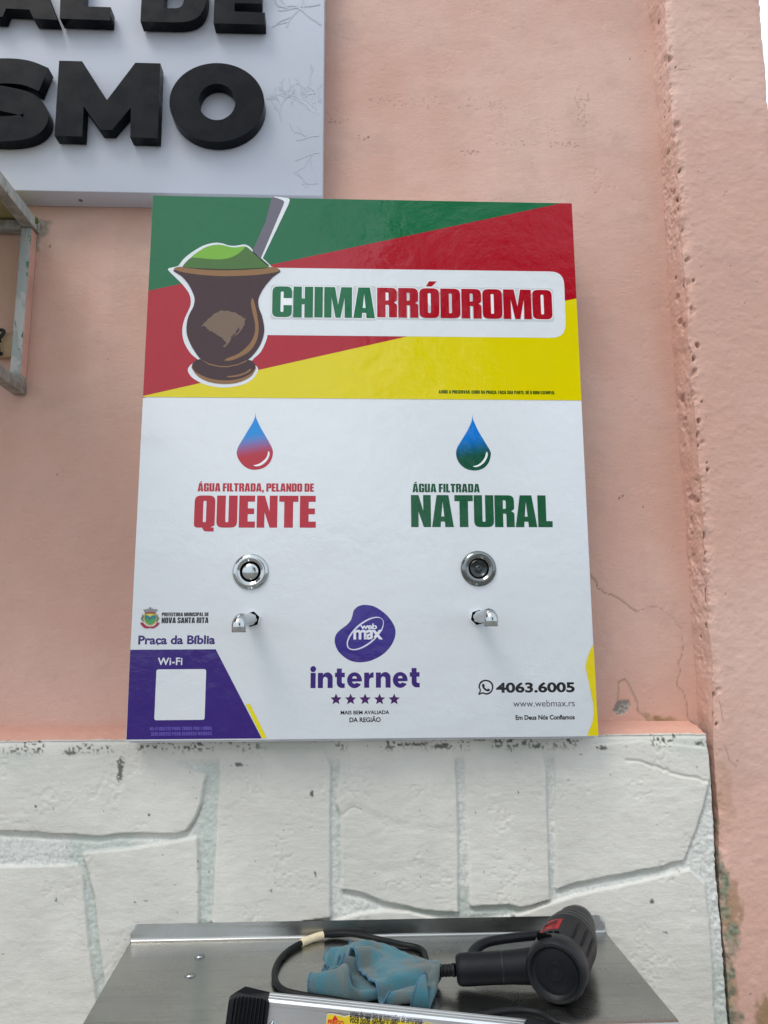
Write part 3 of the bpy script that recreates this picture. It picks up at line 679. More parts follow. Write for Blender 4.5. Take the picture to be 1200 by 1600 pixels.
art('neck_line', [k7([(366, 1207), (450, 1250), (560, 1275), (640, 1276), (740, 1256), (832, 1215), (820, 1232), (740, 1266), (640, 1287), (560, 1286), (450, 1262)])], 8, vinyl(TAN), gourd)
art('gourd_highlight', [smooth(k7([(881, 605), (900, 650), (925, 760), (942, 880), (935, 980), (900, 1070), (840, 1140), (740, 1195), (660, 1222), (605, 1220), (640, 1195), (720, 1165), (800, 1110), (870, 1030), (905, 940), (905, 850), (880, 740), (866, 650)]), 3)], 8, vinyl(TAN), gourd)
art('gourd_highlight', [smooth(k7([(635, 1376), (720, 1365), (800, 1340), (860, 1304), (868, 1314), (830, 1345), (740, 1379), (640, 1387)]), 3)], 8, vinyl(TAN), gourd)
art('state_map', [k7([(372, 885), (392, 868), (400, 852), (430, 830), (440, 812), (470, 795), (500, 760), (530, 748), (570, 726), (605, 732), (640, 728), (680, 745), (710, 745), (745, 772), (770, 780), (790, 803), (814, 800), (806, 822), (800, 850), (812, 846), (790, 890), (775, 915), (740, 958), (712, 975), (680, 997), (690, 985), (735, 945), (768, 902), (750, 915), (745, 900), (730, 890), (738, 915), (718, 925), (716, 950), (690, 968), (670, 985), (672, 1000), (655, 1040), (625, 1072), (605, 1092), (590, 1078), (618, 1058), (622, 1042), (600, 1022), (590, 1010), (578, 992), (540, 976), (515, 955), (495, 945), (478, 930), (455, 932), (450, 915), (432, 908), (428, 895), (405, 880)])], 8, vinyl((112, 90, 72)), gourd)
# writing
heavy('CHIMA', (425.3, 448.3, 585.8, 496.2), 5, vinyl(GREEN), disp, 'green half of the title lettering', .042)
heavy('RRÓDROMO', (589.2, 451.2, 862.6, 497.4), 5, vinyl(RED), disp, 'red half of the title lettering', .036)
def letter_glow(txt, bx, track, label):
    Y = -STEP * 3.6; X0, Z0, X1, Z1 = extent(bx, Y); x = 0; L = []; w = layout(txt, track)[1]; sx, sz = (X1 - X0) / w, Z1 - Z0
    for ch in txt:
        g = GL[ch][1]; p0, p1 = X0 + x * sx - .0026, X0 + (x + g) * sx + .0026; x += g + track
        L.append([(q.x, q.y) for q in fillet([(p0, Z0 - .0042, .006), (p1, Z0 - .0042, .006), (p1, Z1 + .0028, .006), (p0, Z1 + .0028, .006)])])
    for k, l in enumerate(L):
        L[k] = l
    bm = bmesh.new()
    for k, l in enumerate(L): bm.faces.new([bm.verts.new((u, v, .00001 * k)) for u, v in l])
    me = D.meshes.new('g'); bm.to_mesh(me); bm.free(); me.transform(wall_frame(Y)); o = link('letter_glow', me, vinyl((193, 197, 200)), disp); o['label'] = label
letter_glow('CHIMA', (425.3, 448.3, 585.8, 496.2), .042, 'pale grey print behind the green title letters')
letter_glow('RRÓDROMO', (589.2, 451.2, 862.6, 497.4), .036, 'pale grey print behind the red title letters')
heavy('CHIMA', (425.3, 448.3, 585.8, 496.2), 4, vinyl((226, 229, 231)), disp, 'white edging of the green title letters', .042, name='letter_edging', off=.0014)
heavy('RRÓDROMO', (589.2, 451.2, 862.6, 497.4), 4, vinyl((226, 229, 231)), disp, 'white edging of the red title letters', .036, name='letter_edging', off=.0014)
heavy('AJUDE A PRESERVAR. CUIDE DA PRAÇA. FAÇA SUA PARTE. DÊ O BOM EXEMPLO.', (685.6, 610.3, 867, 615.4), 3.2, vinyl((18, 70, 22)), disp, 'tiny dark green line of writing on the yellow band', .07, .26)
heavy('ÁGUA FILTRADA, PELANDO DE', (309, 755.2, 490.5, 768), 1, vinyl((170, 20, 40)), disp, 'small red line above the hot tap', .06, .22)
heavy('QUENTE', (303.6, 774.4, 493.6, 824.4), 1, vinyl((168, 16, 38)), disp, 'big red word above the hot tap', .05)
heavy('ÁGUA FILTRADA', (644.5, 755.9, 749.5, 769.2), 1, vinyl((0, 74, 44)), disp, 'small green line above the natural tap', .06, .22)
heavy('NATURAL', (642.3, 773.7, 862.7, 823.6), 1, vinyl((0, 78, 44)), disp, 'big green word above the natural tap', .03)
heavy('PREFEITURA MUNICIPAL DE', (252.8, 957, 326, 962.9), 1, vinyl(INK), disp, 'small black line beside the crest', .08, .24)
heavy('NOVA SANTA RITA', (252.5, 964.7, 325.7, 973.6), 1, vinyl(INK), disp, 'larger black line beside the crest', .06, .24)
sans('Praça da Bíblia', (216, 992.8, 336, 1010), 1, vinyl((50, 30, 105)), disp, 'playful purple lettering above the purple panel', .032, 1.0)
# water drops
def drop(ox, oy, s, P, hi, c1, c2, name_label):
    pts = crop(ox, oy, s, P); z = [at(a, b, 0).z for a, b in pts]; cx_ = at(pts[0][0], pts[0][1], 0).x
    sh = -.18 * cx_
    o = art('water_drop', [smooth(pts, 4)], 1, vinyl(c1, None, (c2, min(z) + (max(z) - min(z)) * .22 + sh, min(z) + (max(z) - min(z)) * .66 + sh)), disp, name_label)
    art('drop_highlight', [smooth(crop(ox, oy, s, hi), 4)], 2, vinyl((226, 229, 231)), o)
drop(280, 630, 5, [(597, 72), (599, 105), (608, 130), (632, 182), (665, 240), (705, 310), (727, 355), (732, 395), (716, 450), (682, 490), (640, 512), (590, 520), (540, 511), (496, 482), (462, 435), (449, 388), (462, 340), (500, 275), (540, 208), (575, 150), (593, 105)],
     [(697, 375), (706, 392), (700, 422), (675, 460), (640, 485), (605, 493), (580, 486), (620, 475), (660, 448), (685, 418)], (14, 132, 205), (170, 32, 48), 'blue to red water drop over the hot tap')
drop(620, 630, 4.615, [(546, 84), (549, 115), (560, 140), (588, 200), (625, 262), (655, 312), (674, 345), (678, 375), (664, 425), (634, 462), (598, 480), (554, 485), (505, 475), (462, 445), (436, 405), (427, 360), (436, 320), (465, 270), (505, 205), (532, 150), (543, 115)],
     [(647, 350), (656, 368), (650, 395), (632, 425), (605, 448), (575, 460), (548, 456), (585, 444), (615, 420), (636, 388)], (0, 112, 198), (0, 74, 52), 'blue to green water drop over the natural tap')
# town crest
k8 = lambda P: crop(200, 940, 8, P)
crest = art('town_crest', [smooth(k8([(200, 165), (215, 145), (275, 140), (340, 145), (355, 165), (358, 220), (335, 275), (278, 300), (222, 275), (198, 220)]), 3)], 1, vinyl((170, 148, 60)), disp, 'small town crest with crown, shield and red ribbon')
art('crest_shield', [smooth(k8([(212, 172), (275, 160), (345, 172), (345, 220), (325, 262), (278, 284), (232, 262), (210, 220)]), 3)], 2, vinyl((58, 140, 80)), crest)
art('crest_sky', [k8([(214, 180), (250, 172), (275, 195), (305, 172), (343, 180), (340, 215), (300, 205), (278, 232), (250, 205), (214, 215)])], 3, vinyl((22, 110, 130)), crest)
art('crest_chevron', [k8([(225, 160), (275, 150), (335, 160), (290, 180), (275, 195), (258, 180)])], 4, vinyl((200, 180, 60)), crest)
art('crest_crown', [k8([(188, 95), (205, 100), (215, 92), (230, 102), (245, 85), (262, 95), (262, 72), (292, 72), (292, 95), (310, 85), (325, 102), (340, 92), (355, 100), (372, 95), (345, 138), (275, 132), (210, 138)])], 4, vinyl((122, 122, 124)), crest)
art('crest_band', [k8([(210, 138), (275, 128), (345, 138), (340, 150), (275, 143), (215, 150)])], 5, vinyl((150, 30, 40)), crest)
art('crest_ribbon', [smooth(k8([(155, 265), (185, 262), (225, 300), (278, 312), (330, 300), (360, 262), (390, 265), (370, 300), (318, 332), (270, 330), (215, 334), (172, 302)]), 3)], 5, vinyl((148, 22, 44)), crest)
for sx in (-1, 1):
    art('crest_laurel', [smooth(k8([(275 + sx * 90, 155), (275 + sx * 104, 190), (275 + sx * 116, 210), (275 + sx * 100, 240), (275 + sx * 78, 255), (275 + sx * 84, 215), (275 + sx * 78, 190)]), 3)], 2, vinyl((104, 110, 92)), crest)
# purple corner with the blank white card, yellow strip
pp = art('purple_panel', [[(203.6, 1015.2), (337, 1014.5), (409, 1153.8), (197.4, 1155.6)]], 1, vinyl(PURP), disp, 'purple corner panel')
art('yellow_strip', [[(384, 1100.3), (390.2, 1099.6), (416.6, 1152.8), (409.3, 1153.2)]], 2, vinyl((214, 200, 0)), disp)
art('white_card', [[(p.x, p.y) for p in fillet([(244.5, 1046, 4), (322.2, 1045.4, 4), (319.6, 1124.6, 4), (241, 1125.4, 4)])]], 2, vinyl((206, 210, 213)), disp, 'blank white rounded square on the purple panel')
sans('Wi-Fi', (246.4, 1027.6, 285, 1039.2), 2, vinyl((206, 208, 214)), disp, 'white lettering on the purple panel', .022, 1.05)
heavy('WI-FI GRÁTIS PARA TODOS POR 1 HORA.', (234, 1135.6, 332, 1141), 2, vinyl((88, 72, 160)), disp, 'upper faint violet line on the purple panel', .08, .26)
heavy('SEM LIMITES PARA CLIENTES WEBMAX.', (236, 1143.6, 332.5, 1149.2), 2, vinyl((88, 72, 160)), disp, 'lower faint violet line on the purple panel', .08, .26)
# provider logo
k6 = lambda P: crop(475, 930, 6.316, P)
logo = art('logo_blob', [smooth(k6([(600, 95), (690, 110), (780, 165), (850, 235), (900, 330), (895, 420), (850, 510), (770, 590), (660, 645), (560, 662), (470, 650), (390, 605), (330, 540), (303, 460), (315, 390), (360, 340), (420, 295), (460, 250), (478, 200), (492, 150), (535, 110)]), 4)], 1, vinyl((44, 30, 120), None, ((58, 14, 88), .040, .150)), disp, 'rounded purple logo with white ring')
def ell(cx_, cy_, a, b, ang, n=56): return [(cx_ + a * math.cos(t) * math.cos(ang) + b * math.sin(t) * math.sin(ang), cy_ - a * math.cos(t) * math.sin(ang) + b * math.sin(t) * math.cos(ang)) for t in [2 * math.pi * k / n for k in range(n)]]
art('logo_ring', [k6(ell(604, 378, 222, 108, .70)), k6(ell(607, 377, 214, 92, .70))], 2, vinyl((196, 200, 216)), logo)
sans('web', k6([(555, 280)])[0] + k6([(720, 336)])[0], 3, vinyl((206, 209, 220)), logo, None, .03, .92)
sans('max', k6([(488, 340)])[0] + k6([(778, 438)])[0], 3, vinyl((206, 209, 220)), logo, None, .028, .86)
def round_letters():
    b = .25; T = {}
    arc = lambda cx_, cy_, r_, a0, a1, n=18, ry=None: [(cx_ + r_ * math.cos(math.radians(a0 + (a1 - a0) * k / n)), cy_ + (ry or r_) * math.sin(math.radians(a0 + (a1 - a0) * k / n))) for k in range(n + 1)]
    T['i'] = ([[(0, 0), (0, .72), (.25, .72), (.25, 0)], arc(.125, .90, .145, 0, 342, 19)], .25)
    nn = [(0, 0), (0, .72), (.25, .72), (.25, .62)] + arc(.475, .48, .26, 128, 0, 16, .26) + [(.735, 0), (.485, 0), (.485, .40)] + arc(.368, .40, .117, 0, 180, 14, .13) + [(.25, 0)]
    T['n'] = ([nn], .735)
    T['t'] = ([[(.09, .92), (.34, .92), (.34, .72), (.49, .72), (.49, .51), (.34, .51), (.34, .27)] + arc(.43, .27, .09, 180, 262, 8, .06) + [(.49, .21), (.49, 0), (.36, 0)] + arc(.34, .24, .25, 268, 180, 10, .24) + [(.09, .51), (0, .51), (0, .72), (.09, .72)]], .49)
    T['e'] = ([arc(.37, .36, .37, 330, 30, 1)[:1] and (arc(.37, .36, .37, -10, 322, 36, .375)[::1][:0] + arc(.37, .36, .37, -9, 180, 20, .375) + arc(.37, .36, .37, 180, 330, 18, .375) + [(.45, .245)] + arc(.37, .315, .115, 310, 200, 8, .125) + [(.255, .295)]), arc(.37, .44, .118, 0, 180, 12, .115)], .74)
    T['r'] = ([[(0, 0), (0, .72), (.25, .72), (.25, .60), (.30, .67), (.38, .72), (.47, .74), (.47, .48), (.38, .48), (.30, .45), (.26, .39), (.25, .32), (.25, 0)]], .47)
    return T
RLT = round_letters()
def rounded(txt, bx, level, mat, parent, label, track=.115):
    x = 0; loops = []
    for ch in txt:
        g, w = RLT[ch]
        for L in g: loops.append([(p[0] + x, p[1]) for p in L])
        x += w + track
    w = x - track; hi = max(p[1] for l in loops for p in l); Y = -STEP * level; X0, Z0, X1, Z1 = extent(bx, Y)
    me = fill_mesh([[(X0 + p[0] / w * (X1 - X0), Z0 + p[1] / hi * (Z1 - Z0)) for p in l] for l in loops], .00005); me.transform(wall_frame(Y)); o = link('lettering', me, mat, parent); o['label'] = label
rounded('internet', (485.3, 1040.2, 655.6, 1074.6), 1, vinyl((48, 20, 104)), disp, 'bold purple lettering under the logo')
for cxs in (525, 547.8, 570.4, 593.1, 615.9):
    art('printed_star', [[(cxs + (9.2 if k % 2 == 0 else 4.2) * math.sin(math.pi * k / 5), 1092.8 - (9.2 if k % 2 == 0 else 4.2) * math.cos(math.pi * k / 5)) for k in range(10)]], 1, vinyl((60, 20, 84)), disp)
sans('MAIS BEM AVALIADA', (532.3, 1110.2, 608.3, 1116.2), 1, vinyl(INK), disp, 'small black line under the stars', .022, 1.0)
sans('DA REGIÃO', (546, 1119.2, 594.8, 1128.4), 1, vinyl(INK), disp, 'second black line under the stars', .026, 1.0)
# contact block
bub = art('speech_bubble_icon', [smooth([(747.4, 1085.6), (749.6, 1078.5), (747.6, 1073.5), (749.2, 1067), (753.6, 1063.2), (759.4, 1062), (765.4, 1063.6), (769.8, 1068), (771, 1073.6), (769.4, 1079.6), (765.2, 1084), (759.4, 1085.4), (754.4, 1083.8)], 4), smooth([(750.6, 1082.6), (754.6, 1081.4), (759.4, 1083), (764, 1081.8), (767.4, 1078.4), (768.6, 1073.6), (767.6, 1069.2), (764.2, 1065.8), (759.4, 1064.4), (754.8, 1065.4), (751.2, 1068.6), (750, 1073.4), (751.6, 1078.4)], 4)], 1, vinyl(INK), disp, 'round speech bubble icon with a telephone handset')
art('handset', [smooth([(753.2, 1069.6), (755.2, 1068.2), (756.6, 1069.2), (757.6, 1071.6), (756.8, 1073), (758.6, 1075.6), (761.2, 1077), (762.6, 1075.8), (765, 1076.8), (765.6, 1078.2), (763.6, 1080.2), (760.6, 1080), (756.6, 1077.6), (754, 1074)], 3)], 1, vinyl(INK), bub)
sans('4063.6005', (775, 1065.9, 897.9, 1082.2), 1, vinyl(INK), disp, 'bold black telephone number', .035, 1.0)
sans('www.webmax.rs', (802, 1094, 898, 1104), 1, vinyl((48, 50, 56)), disp, 'thin dark web address', -.004, 1.0)
sans('Em Deus Nós Confiamos', (805.6, 1117, 898, 1124.6), 1, vinyl(INK), disp, 'small black motto', .03, 1.0)
art('yellow_wave', [smooth(crop(730, 1000, 5.714, [(1125, 85), (1085, 130), (1063, 200), (1061, 260), (1080, 350), (1105, 470), (1124, 570), (1130, 650), (1116, 740), (1088, 806), (1062, 842)]), 3)[:-4] + crop(730, 1000, 5.714, [(1056, 856), (1172, 853), (1131, 84)])], 1, vinyl((206, 188, 0)), disp, 'yellow wave along the right edge')
# push buttons
def button(px, py, dome):
    c = at(px, py, 0)
    P = [(-.002, .0275), (.0008, .0275), (.0030, .0262), (.0050, .0235), (.0058, .0208), (.0052, .0188), (.0036, .0172), (.0030, .0160), (.0012, .0154), (.0001, .0150)]
    mc = M_chrome if dome else M_dchrome; mk = M_chrome if dome else plain('dark_button_metal', (62, 66, 66), .22, 1.0, 0, 0, .1)
    root = link('push_button', lathe(P, c, (0, -1, 0), 64), mc, disp); root['label'] = 'chrome push button of the %s tap' % ('hot' if dome else 'natural')
    if dome: Q = [(0, .0124), (.0014, .0124), (.0032, .0120), (.0046, .0100), (.0056, .0060), (.0060, 0)]
    else: Q = [(0, .0136), (.0034, .0136), (.0040, .0128), (.0036, .0118), (.0020, .0098), (.0009, .0060), (.0011, .0048), (.0022, .0030), (.0016, .0012), (.0024, 0)]
    link('button_cap', lathe(Q, c, (0, -1, 0), 48), mk, root)
    link('button_gap', lathe([(.0005, 0), (.0005, .0152)], c, (0, -1, 0), 32), M_darkhole, root)
button(391.5, 893.5, True); button(747.6, 888.5, False)
# spouts
def spout(b, e_, who):
    B = at(b[0], b[1], 0); Y_ = -.088; E_ = at(e_[0], e_[1], Y_); d = (E_ - B); L = d.length; dn = d.normalized()
    root = link('spout', sweep(catmull([B + dn * .002, B + d * .45, E_ - dn * .016, E_ - dn * .006 + Vector((0, 0, -.0012)), E_ + Vector((0, 0, -.0075)), E_ + Vector((0, .001, -.0150))], 6),
                               [.0092] * 18 + [.0096] * 3 + [.0100] * 10, 24, refv=(1, 0, 0)), M_chrome, disp)
    root['label'] = 'chrome spout of the %s tap' % who
    t = E_ + Vector((0, .001, -.0150))
    link('spout_mouth', lathe([(0, .0), (0, .0096), (.0012, .0100), (.0022, .0094), (.0022, .0070), (-.004, .0062)], t, (0, 0, -1), 24, (0, 1, 0)), plain('worn_steel', (120, 120, 118), .25, 1.0), root)
    hx = [(math.cos(math.pi / 3 * k + .3) * .0122, math.sin(math.pi / 3 * k + .3) * .0122) for k in range(6)]
    hm = fill_mesh([hx], .0008); hm.transform(frame_matrix((B.x, -.0009, B.z), (1, 0, 0), (0, 0, 1), (0, -1, 0))); link('spout_hole', hm, M_darkhole, root)
    hm = fill_mesh([[(x * 1.12, y * 1.12) for x, y in hx], [(x * .98, y * .98) for x, y in hx]], .0012); hm.transform(frame_matrix((B.x, -.0012, B.z), (1, 0, 0), (0, 0, 1), (0, -1, 0))); link('spout_nut', hm, vinyl(WHITE), root)
spout((393.8, 967.5), (373.5, 968.5), 'hot'); spout((746.8, 964.8), (766.8, 959.5), 'natural')

# ------------------------------------------------------------------ big sign with raised black letters
SY, LY = .052, .027
sbl = at(40, 297, SY); sbr = at(503, 307, SY); sx1 = at(505.5, 150, SY).x; sz0 = (sbl.z + sbr.z) / 2
sign = thing('sign_board', 'big white sign board with raised black capital letters above the dispenser', 'sign', ((sx1 - .7), WALL_Y, sz0))
M_sign = plain('white_sign_face', (182, 187, 198), .42, 0, 0, 0, .006)
link('sign_panel', box_mesh((sx1 - 1.9, SY, sz0), (sx1, WALL_Y - .001, sz0 + .62), .0012), M_sign, sign)
link('panel_screw', lathe([(0, .0035), (.0015, .003), (.002, 0)], (at(125, 312, .075).x, .078, sz0), (0, 0, -1), 16, (0, 1, 0)), plain('grey_screw', (120, 118, 116), .4, .8), sign)
M_let = plain('black_acrylic', (7, 11, 17), .30, 0, 0, 0, .03, Specular_IOR_Level=.10)
kl = lambda P, s=2.143: [(a / s, b / s) + tuple(q) for a, b, *q in P]
def letter(loops_px):
    L = [[(lambda v: (v.x, v.z))(at(a, b, LY)) for a, b in l] for l in loops_px]
    me = fill_mesh(L, (SY - LY - .003) / 2); me.transform(wall_frame((SY + LY - .003) / 2)); link('raised_letter', me, M_let, sign)
    me = fill_mesh([[((x - L[0][0][0]) * 1 + L[0][0][0], y) for x, y in l] for l in L], .0014); me.transform(wall_frame(SY - .0016))
F2 = lambda P: [(p.x, p.y) for p in fillet(kl([q[:2] for q in P]) if False else [(q[0] / 2.143, q[1] / 2.143) + ((q[2] / 2.143,) if len(q) > 2 else ()) for q in P], 9)]
letter([F2([(198, 203), (275, 205), (358, 335), (453, 210), (537, 212), (528, 463), (436, 460), (438, 360), (375, 435), (335, 434), (280, 355), (275, 457), (182, 454)])])
letter([[(a / 2.143, b / 2.143) for a, b in ell(726, 343, 159, 132, .0, 72)], [(a / 2.143, b / 2.143) for a, b in ell(726, 341, 62, 61, .0, 48)]])
# the S, drawn as a stroke of even weight
cl = [(v.x, v.y) for v in catmull([Vector((a, b, 0)) for a, b in [(146, 266), (85, 243), (10, 237), (-62, 246), (-92, 285), (-58, 318), (20, 332), (92, 352), (120, 390), (92, 420), (20, 431), (-70, 424), (-128, 398)]], 6)]
oL, oR = [], []
for i, (a, b) in enumerate(cl):
    p, q = cl[max(i - 1, 0)], cl[min(i + 1, len(cl) - 1)]; tx, ty = q[0] - p[0], q[1] - p[1]; L_ = math.hypot(tx, ty); wv = 42
    oL.append(((a - ty / L_ * wv) / 2.143, (b + tx / L_ * wv) / 2.143)); oR.append(((a + ty / L_ * wv) / 2.143, (b - tx / L_ * wv) / 2.143))
letter([oL + oR[::-1]])
letter([F2([(205, -140), (285, -140), (279, 21), (371, 24), (369, 68), (200, 62)])])
letter([F2([(480, -135), (694, -130, 112), (691, 77, 112), (470, 72)]), F2([(553, -68), (617, -66, 50), (615, 28, 50), (547, 27)])])
letter([F2([(722, -130), (890, -126), (888, -72), (790, -75), (788, -42), (876, -40), (874, 12), (786, 10), (785, 38), (887, 42), (886, 82), (715, 78)])])
letter([F2([(25, -142), (112, -140), (192, 66), (112, 62), (98, 32), (20, 28), (8, 56), (-50, 54)]), F2([(40, -18), (85, -17), (66, -75)])])
# pale printed branches on the sign
rb = random.Random(11); ribs = []
def branch(x, y, a, L, w, n):
    if n == 0 or L < 2: return
    pts = [(x, y)]
    for k in range(4):
        a += rb.uniform(-.28, .28); x += math.cos(a) * L / 4; y -= math.sin(a) * L / 4; pts.append((x, y))
    for (p, q) in zip(pts, pts[1:]):
        dx, dy = q[0] - p[0], q[1] - p[1]; l = math.hypot(dx, dy) + 1e-6; nx_, ny_ = -dy / l * w, dx / l * w
        nx_, ny_ = nx_ * 1.7, ny_ * 1.7
        ribs.append([(p[0] + nx_, p[1] + ny_), (q[0] + nx_ * .85, q[1] + ny_ * .85), (q[0] - nx_ * .85, q[1] - ny_ * .85), (p[0] - nx_, p[1] - ny_)])
    for _ in range(rb.choice((1, 2, 2, 3))): 
        i = rb.randint(1, 4); branch(pts[i][0], pts[i][1], a + rb.choice((-1, 1)) * rb.uniform(.3, .9), L * rb.uniform(.6, .85), w * .72, n - 1)
xlim = 503.5
M_branch = plain('pale_grey_print', (171, 176, 188), .42, var=.01)
nb = 0
for args in ((490, 176, 2.2, 34, .9, 5), (499, 178, 1.75, 34, .8, 5), (486, 172, 2.5, 30, .7, 5), (497, 150, 2.0, 24, .7, 4), (502, 38, 2.35, 46, 1.0, 3), (500, 6, 3.35, 60, .9, 3), (499, 238, 3.5, 40, .5, 3), (498, 212, 3.2, 36, .5, 3), (498, 286, 3.0, 24, .45, 3), (440, 190, 1.9, 26, .45, 4)):
    ribs.clear(); branch(*args)
    bm = bmesh.new()
    for q in ribs:
        if max(p[0] for p in q) > xlim or max(p[1] for p in q) > 300: continue
        bm.faces.new([bm.verts.new(at(a, b, SY - .0003 - 1e-6 * nb)) for a, b in q]); nb += 1
    me = D.meshes.new('b'); bm.to_mesh(me); bm.free(); link('printed_branch', me, M_branch, sign)

# ------------------------------------------------------------------ weathered square-tube cage at the left edge
MW = NT('peeling_painted_steel')
pe = MW.ramp(MW.noise(34, 6, .7, (1, 1, .5)), .47, .53); gr = MW.ramp(MW.noise(48, 5, .7, (1, 1, .4)), .60, .64)
cw = MW.mix(pe, lin(150, 156, 152), lin(172, 172, 166)); cw = MW.mix(gr, cw, lin(66, 108, 78)); cw = MW.mix(MW.ramp(MW.noise(90, 5, .7), .66, .72), cw, lin(92, 84, 76))
M_peel = MW.done(cw, .6, 0.0, MW.bump(pe, .0012, .6))
MW = NT('rusty_brown_steel')
cw = MW.mix(MW.ramp(MW.noise(40, 6, .7), .4, .6), lin(122, 120, 112), lin(150, 149, 140)); cw = MW.mix(MW.ramp(MW.noise(60, 5, .7), .66, .74), cw, lin(96, 80, 66))
M_rust = MW.done(cw, .65, 0.0, MW.bump(MW.noise(120, 4), .0008))
cx0 = at(57, 360, WALL_Y - .004).x; czt = at(62, 345, .085).z; czb = at(25, 598, .085).z
cage = thing('wall_cage', 'weathered square tube cage with peeling pale paint at the left edge of the wall', 'metal cage', (cx0 - .01, WALL_Y, czb))
tw = .0175
link('post', box_mesh((cx0 - tw, WALL_Y - .024, czb + .002), (cx0, WALL_Y - .001, czt - .018), .0012), M_peel, cage)
link('side_face_paint', box_mesh((cx0 + .0001, WALL_Y - .0225, czb + .004), (cx0 + .0009, WALL_Y - .002, czt - .020), 0), plain('pink_overpaint', (196, 152, 138), .6, 0, 120, .0006, .06), cage)
link('arm', bar_mesh((cx0 - tw / 2 + .003, WALL_Y - .002, czt - .008), (cx0 - tw / 2 + .003, WALL_Y - .50, czt - .008), .021, .019), M_rust, cage)['label'] = 'upper arm reaching out from the wall'
link('arm', bar_mesh((cx0 - tw / 2 + .001, WALL_Y - .002, czb - .008), (cx0 - tw / 2 + .001, WALL_Y - .50, czb - .008), .021, .019), M_rust, cage)['label'] = 'rusty lower arm reaching out from the wall'
link('arm_top_edge', box_mesh((cx0 - tw / 2 + .0135 - .001, WALL_Y - .50, czt - .0175), (cx0 - tw / 2 + .0142, WALL_Y - .004, czt + .0015), 0), M_peel, cage)
link('crossbar', bar_mesh((cx0 - tw, WALL_Y - .014, czt - .012), (cx0 - .75, WALL_Y - .014, czt - .012), .019, .017), M_rust, cage)
link('roof_sheet', box_mesh((cx0 - .75, WALL_Y - .50, czt + .0018), (cx0 + .004, WALL_Y - .001, czt + .0040), 0), plain('olive_stained_sheet', (150, 138, 96), .5, 0, 30, .001, .1), cage)
link('moss_clump', lathe([(0, .0), (.001, .0075), (.004, .0065), (.006, 0)], (cx0 + .002, WALL_Y - .020, czt - .003), (.5, -.8, .1), 12), plain('green_moss', (70, 92, 30), .9, 0, 200, .003, .15), cage)
link('foot_collar', box_mesh((cx0 - tw - .002, WALL_Y - .027, czb - .004), (cx0 + .001, WALL_Y - .002, czb + .014), .002), M_rust, cage)
mp = at(8, 535, WALL_Y - .01)
plate = link('junction_plate', box_mesh((mp.x - .06, WALL_Y - .010, mp.z - .026), (cx0 - tw - .002, WALL_Y - .0005, mp.z + .018), .002), plain('tan_plate', (176, 146, 112), .6, 0, 80, .0008, .08), cage)
cl_pts = [Vector((mp.x + random.uniform(-.014, .012), WALL_Y - .014 - random.uniform(0, .012), mp.z - .010 + random.uniform(-.016, .026))) for _ in range(8)]
link('burnt_cable_end', sweep(catmull(cl_pts, 5), 0.0030, 9), plain('charred_black', (20, 19, 18), .7, 0, 300, .002, .1), plate)

# ------------------------------------------------------------------ stainless steel table
TZ = -.286
tbl, tbr, tfl, tfr = atz(205, 1470, TZ), atz(947, 1458, TZ), atz(132, 1600, TZ), atz(1062, 1597, TZ)
yb = min(PLINTH_Y - .004, (tbl.y + tbr.y) / 2); yf = -.222
ns = NT('brushed_stainless_steel')
st_ = ns.noise(26, 5, .6, (.06, 1, 1)); sm_ = ns.noise(5, 5, .65)
cs_ = ns.mix(ns.ramp(sm_, .3, .7), lin(158, 158, 155), lin(174, 174, 170)); cs_ = ns.mix(ns.ramp(ns.noise(140, 4, .6, (.04, 1, 1)), .52, .70, 0, .45), cs_, lin(138, 137, 133))
M_steel = ns.done(cs_, ns.ramp(ns.noise(11, 6, .65, (.6, 1, 1)), .35, .65, .21, .31), 1.0, ns.bump(ns.noise(300, 3, .5, (.03, 1, 1)), .0003, .12))
table = thing('steel_table', 'narrow stainless steel table with a low back ledge, standing against the white stone base', 'table', ((tbl.x + tbr.x) / 2, (yb + yf) / 2, GROUND))
SPL = .0225
prof = [(yf + .010, TZ - .032), (yf + .001, TZ - .032), (yf, TZ - .030), (yf, TZ - .005), (yf + .0015, TZ - .0016), (yf + .005, TZ)]
prof += [(yf + (yb - yf) * k / 12, TZ) for k in range(1, 12)]
rf = .005
prof += [(yb - rf + rf * math.sin(a), TZ + rf - rf * math.cos(a)) for a in [math.pi / 2 * k / 6 for k in range(7)]]
prof += [(yb + .0006 * k, TZ + rf + (SPL - rf) * k / 4) for k in range(1, 5)]
prof += [(yb + .0055, TZ + SPL + .0010), (yb + .0065, TZ + SPL - .012)] if False else [(yb + .0036, TZ + SPL + .0004)]
def lerp(a, b, t): return a + (b - a) * t
ts = [0, .002, .005, .009, .014] + [k / 16 for k in range(1, 16)] + [.986, .991, .995, .998, 1]
bm = bmesh.new(); rows = []
for t in ts:
    row = []
    dl = min(t, 1 - t) * .70; rc = .010
    cap = TZ + SPL if dl >= rc else TZ + SPL - rc + math.sqrt(max(0, rc * rc - (rc - dl) ** 2))
    for (y, z) in prof:
        s = (yb - y) / (yb - yf); xl = lerp(tbl.x, tfl.x - .0, s); xr_ = lerp(tbr.x, tfr.x, s)
        row.append(bm.verts.new((lerp(xl, xr_, t), y, min(z, cap) if z > TZ + rf else z)))
    rows.append(row)
for A, B in zip(rows, rows[1:]):
    for k in range(len(prof) - 1): bm.faces.new((A[k], B[k], B[k + 1], A[k + 1]))
top = link('table_top', auto_smooth(bm_mesh(bm), 60), M_steel, table)
md = top.modifiers.new('thickness', 'SOLIDIFY'); md.thickness = .0012; md.offset = -1
